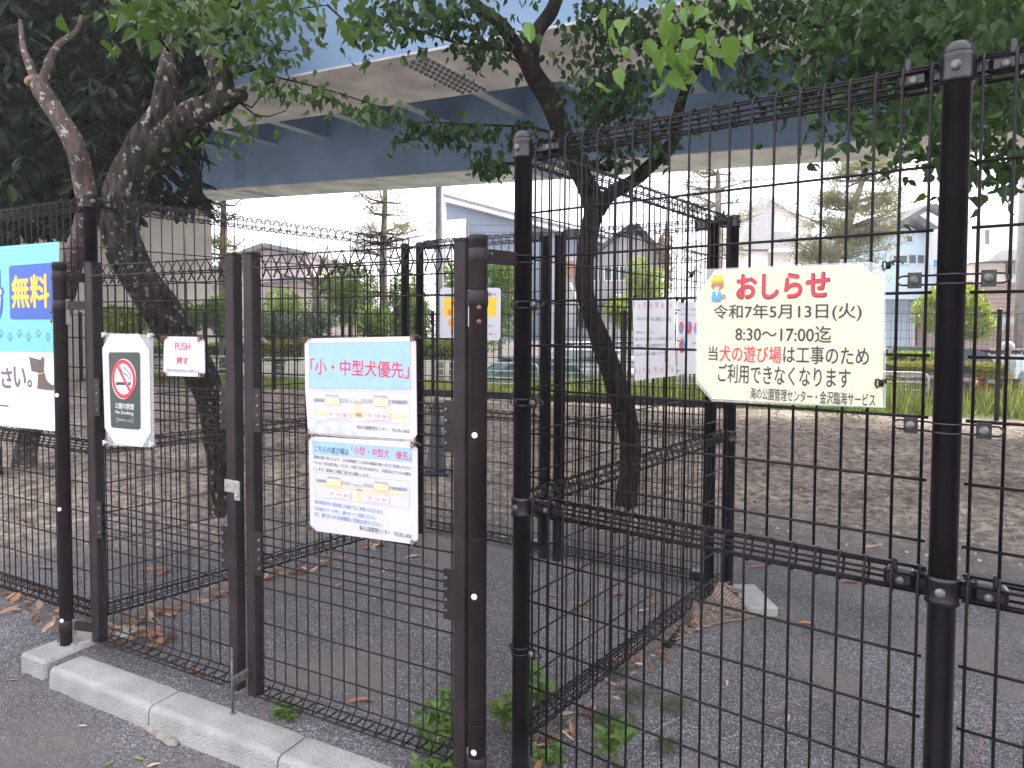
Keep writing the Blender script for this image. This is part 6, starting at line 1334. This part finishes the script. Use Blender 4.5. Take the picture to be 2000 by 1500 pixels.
for px, py, L_, c in [(1600, 905, .12, 1), (1490, 905, .1, 0), (1642, 988, .07, 2), (1880, 1060, .08, 2), (1560, 850, .1, 1), (1950, 905, .1, 0), (1100, 880, .1, 0), (1330, 910, .07, 2), (1660, 1140, .12, 1), (1800, 1155, .10, 2), (1480, 1108, .12, 0), (960, 880, .1, 2), (1550, 960, .1, 2), (1730, 940, .08, 2), (1900, 870, .09, 2), (1000, 940, .09, 2)]:
    fallen(px, py, L_, c, ('orange', 'dark brown', 'pale tan')[c]+' dead leaf on the sandy soil '+('left of the forked trunk' if px < 1200 else 'below the pale yellow notice' if px < 1760 else 'right of the tall post')+(', farther back' if py < 930 else ', nearer'), 'scattered dead leaves on the sandy run')
for px, py in [(270, 1440), (300, 1452), (245, 1465), (212, 1450), (20, 1295), (10, 1350), (1440, 960), (620, 1190), (640, 1100), (730, 1170), (640, 1190), (735, 1135)]: fallen(px, py, rl.uniform(.03, .055), rl.choice((0, 2, 3, 3)), 'small fallen leaf or green scrap on the ground', 'small fallen leaf scraps')
# leaf litter drifted against the fence feet
def litter(name, label, a, b_, n, w_, L_=(.05, .12), cols=(0, 1, 2), hgt=.05):
    a = Vector(a); b_ = Vector(b_); t_ = thing(name, label, 'leaf litter', a); t_['kind'] = 'stuff'; d = b_-a; nn = Vector((-d.y, d.x, 0)).normalized()
    for col in cols:
        mm = [m_ for i, m_ in protos if i == col]; vs, fs = [], []
        for _ in range(n//len(cols)):
            me_ = rl.choice(mm); base = len(vs); q = a+d*rl.random()+nn*rl.gauss(0, w_); s_ = rl.uniform(*L_); Rm = Matrix.Rotation(rl.uniform(0, 6.28), 3, 'Z') @ Matrix.Rotation(rl.gauss(0, .45), 3, 'X') @ Matrix.Rotation(rl.gauss(0, .35), 3, 'Y'); zz = float(ground_h(q.x, q.y))+rl.random()**2*hgt
            for v in me_.vertices: u = Rm @ (Vector(v.co)*s_); vs.append((u.x+q.x-a.x, u.y+q.y-a.y, max(u.z, -.004)+zz-a.z))
            fs += [tuple(i+base for i in p.vertices) for p in me_.polygons]
        m2 = bpy.data.meshes.new('drift'); m2.from_pydata(vs, [], fs); m2.materials.append(fl[col]); link('drift', m2, t_, 'stuff')
litter('leaf_litter', 'orange brown leaf litter drifted along the left cage fence foot', Pc+ld*.05+Vector((.04, 0, 0)), Pc+ld*1.9, 120, .03)
litter('leaf_litter', 'heap of dead leaves at the corner post behind the left gate leaf', Pc+Vector((.05, .0, 0)), Pc+Vector((.4, .2, 0)), 36, .05)
litter('leaf_litter', 'brown leaf litter under the fence behind the turquoise banner', Pc+wd*.05, Pc+wd*1.9, 100, .06)
litter('leaf_litter', 'dead leaves caught at the foot of the round gate post and corner post', G2+Vector((.1, .05, 0)), A+Vector((.25, -.1, 0)), 60, .06)
litter('leaf_litter', 'thin brown leaf litter under the side fence of the cage', A+dAC*.1, Cc-dAC*.1, 100, .04, (.04, .08))
# mesh net spilling from the side fence foot, dead grass caught inside
npx = [(1310, 1285), (1345, 1262), (1395, 1225), (1420, 1180), (1445, 1165), (1475, 1185)]
tn = thing('net_bundle', 'rolled black net full of dry straw spilling from the foot of the side fence', 'net', onz(1400, 1200))
straw = mat('dry_straw', (.36, .28, .23), .9, var=.3, scale=50); mb = MB(); base = []
p0, p1 = A+dAC*1.15, Cc-dAC*.02
NU, NV = 22, 8
def netp(u, v): 
    c = p0.lerp(p1, u); w_ = (.04+.26*sstep(.25, 1, u))*1.0; q = c-nAC*(w_*v); z = .01+(.075+.02*math.sin(u*17))*float(sstep(0, .5, u))*(1-v)**1.2*(1+.2*math.sin(u*31+v*5)); return Vector((q.x, q.y, z))
mb.add([netp(i/NU, j/NV) for i in range(NU+1) for j in range(NV+1)], [(i*(NV+1)+j, i*(NV+1)+j+1, (i+1)*(NV+1)+j+1, (i+1)*(NV+1)+j) for i in range(NU) for j in range(NV)], True); wbuild(mb, 'straw', straw, tn)
mb = MB()
for k in range(0, 60): mb.tube([netp(k/60, j/8)+ZR*.006 for j in range(9)], .0014, 3, cap=False)
for j in range(0, 15): mb.tube([netp(i/30, j/14)+ZR*.006 for i in range(31)], .0014, 3, cap=False)
wbuild(mb, 'net', M['wire'], tn, 'stuff')
mb = MB()
for _ in range(420): u, v = rl.random()**.7, rl.random(); q = netp(u, v); a_ = rl.uniform(0, 6.28); mb.tube([q+ZR*.003, q+Vector((math.cos(a_)*.04, math.sin(a_)*.04, rl.uniform(0, .015)))], .0012, 3, cap=False)
wbuild(mb, 'straw_stalks', mat('pale_straw', (.46, .36, .27), .9, var=.3), tn, 'stuff')
# weeds
LW = leafmat('weed_leaf', (.06, .12, .03), (.14, .23, .055), (.24, .33, .10))
def weed(label, px, py, r, n, size, h, kind='broad', name='weed'):
    p = onz(px, py); t_ = thing(name, label, 'weed', p); Pl, D = [], []; mb = MB()
    for _ in range(max(4, n//8)):
        a_ = rl.uniform(0, 6.28); q = r*math.sqrt(rl.random()); tip_ = Vector((math.cos(a_)*q, math.sin(a_)*q, h*rl.uniform(.4, 1))); mb.tube([(0, 0, 0), tip_*.6+ZR*.01, tip_], [.0016, .0012, .0008], 4)
        for j in range(8): a2 = j*2.4+rl.random(); Pl.append(np.array(p)+np.array(tip_)*rl.uniform(.55, 1.02)+rng.normal(size=3)*size*.25); D.append([math.cos(a2), math.sin(a2), rl.uniform(-.2, .5)])
    mb.build('stalks', mat('weed_stalk', (.12, .16, .05), .7), t_); Pl = np.array(Pl); leaves('foliage', Pl, np.array(D), rng.uniform(size*.7, size*1.2, len(Pl)), kind, LW, t_, up=np.array([0, 0, 0]), singles=40)
weed('small round bright green weed clump beside the kerb below the drop bolt', 560, 1402, .05, 110, .028, .05)
weed('leafy green weeds growing through the foot of the right gate leaf', 855, 1450, .10, 84, .045, .10); weed('green weeds against the round gate post', 875, 1425, .04, 40, .045, .16); weed('broad green leaves between the round gate post and the corner post', 985, 1430, .06, 30, .06, .15); weed('low bright weeds at the bottom below the right gate leaf', 850, 1500, .08, 70, .04, .06)
weed('green leaves behind the corner post low down', 1050, 1400, .04, 20, .06, .2); weed('small round leaves at the foot of the corner post', 1075, 1490, .06, 50, .035, .06); weed('tall young plant with pale green leaves in the bottom centre', 1205, 1500, .03, 12, .062, .17)
for i in range(12):
    px = 640+rl.random()*300
# cut conifer sprays
LC = leafmat('conifer_spray', (.03, .06, .02), (.07, .11, .04), (.18, .2, .06))
def spray(label, px, py, L_, rz, n=4):
    p = onz(px, py); t_ = thing('conifer_spray', label, 'branch', p, rz=rz, group=None); mb = MB(); Pl, D = [], []
    for b_ in range(n):
        a0 = (b_-(n-1)/2)*.45; dx_, dy_ = math.cos(a0), math.sin(a0); l_ = L_*rl.uniform(.6, 1); mb.tube([(0, 0, .01), (dx_*l_*.5, dy_*l_*.5, .03), (dx_*l_, dy_*l_, .015)], [.003, .002, .001], 4)
        for k in range(26):
            f_ = k/26; s_ = l_*(f_*.95+.05); c = np.array([dx_*s_, dy_*s_, .012+.05*math.sin(f_*3)*.4])
            for sg in (-1, 1): Pl.append(c); D.append([dx_*.6-dy_*sg, dy_*.6+dx_*sg, .1])
    mb.build('stem', mat('spray_stem', (.10, .07, .04), .8), t_); cr, sr = math.cos(rz), math.sin(rz); T0, F0_ = leaf_tpl('long'); V, F = [], []
    for q, d in zip(Pl, D):
        d = Vector(d).normalized(); u = Vector((-d.y, d.x, 0)).normalized(); s_ = rl.uniform(.022, .032); b0 = len(V)
        V += [tuple(Vector(q)+d*s_*0-u*.0015), tuple(Vector(q)-d*0+u*.0015), tuple(Vector(q)+d*s_+ZR*.003)]; F.append((b0, b0+1, b0+2))
    m2 = bpy.data.meshes.new('needles'); m2.from_pydata(V, [], F); m2.materials.append(LC); link('needles', m2, t_, 'stuff')
spray('fallen green conifer spray lying nearest the corner post foot', 1165, 1425, .16, vr+.9); spray('fallen green conifer spray behind the tall young plant', 1240, 1440, .17, vr+2.2); spray('fallen dark conifer spray reaching toward the net bundle', 1220, 1360, .2, vr-.7, 5); spray('fallen yellowing conifer spray furthest right', 1310, 1480, .1, vr+1.6, 3); spray('fallen conifer spray furthest back near the side fence foot', 1195, 1330, .16, vr+1.2); spray('fallen conifer spray with dark tips in the middle of the heap', 1290, 1385, .15, vr-.3)
# thin twigs
tt_ = thing('dry_twig', 'thin dry reddish twig standing beside the tall post', 'twig', B+Vector((.05, .02, .15))); mb = MB(); mb.tube([(0, 0, -.3), (.01, 0, .1), (.02, .01, .35), (.05, .01, .5)], .0015, 4); mb.tube([(.02, .01, .35), (-.02, .01, .48)], .001, 3); mb.tube([(.015, 0, .2), (.06, 0, .3)], .001, 3); mb.build('stem', mat('red_twig', (.25, .12, .09), .8), tt_)
for (x0, y0, x1, y1) in ((1260, 1440, 1340, 1395), (1380, 1300, 1390, 1298), (980, 1380, 1010, 1360)):
    a_, b_ = onz(x0, y0, .01), onz(x1, y1, .008); mb = MB(); m_ = (a_+b_)/2+ZR*.008; mb.tube([a_-a_, m_-a_, b_-a_], [.002, .0015, .001], 4); o = mb.build('dry_twig', mat('grey_twig', (.3, .25, .2), .8)); o.location = a_; tag(o, 'short dry twig lying on the gravel', 'twig', 'dry twigs on the gravel')
# ================================================================== thin volume added to imitate lens glare washing out the far houses
mb = MB(); mb.box((0, 10, 6.4), (190, 190, 16.6)); hz_ = mb.build('glare_veil', M['film'], kind='stuff'); hm = bpy.data.materials.new('glare_veil'); hm.use_nodes = True; hn = hm.node_tree
hn.nodes.remove(hn.nodes['Principled BSDF']); pv_ = hn.nodes.new('ShaderNodeVolumePrincipled'); pv_.inputs['Color'].default_value = (.95, .95, .97, 1); pv_.inputs['Density'].default_value = 0.0025
hn.links.new(pv_.outputs[0], hn.nodes['Material Output'].inputs['Volume']); hz_.data.materials.clear(); hz_.data.materials.append(hm)
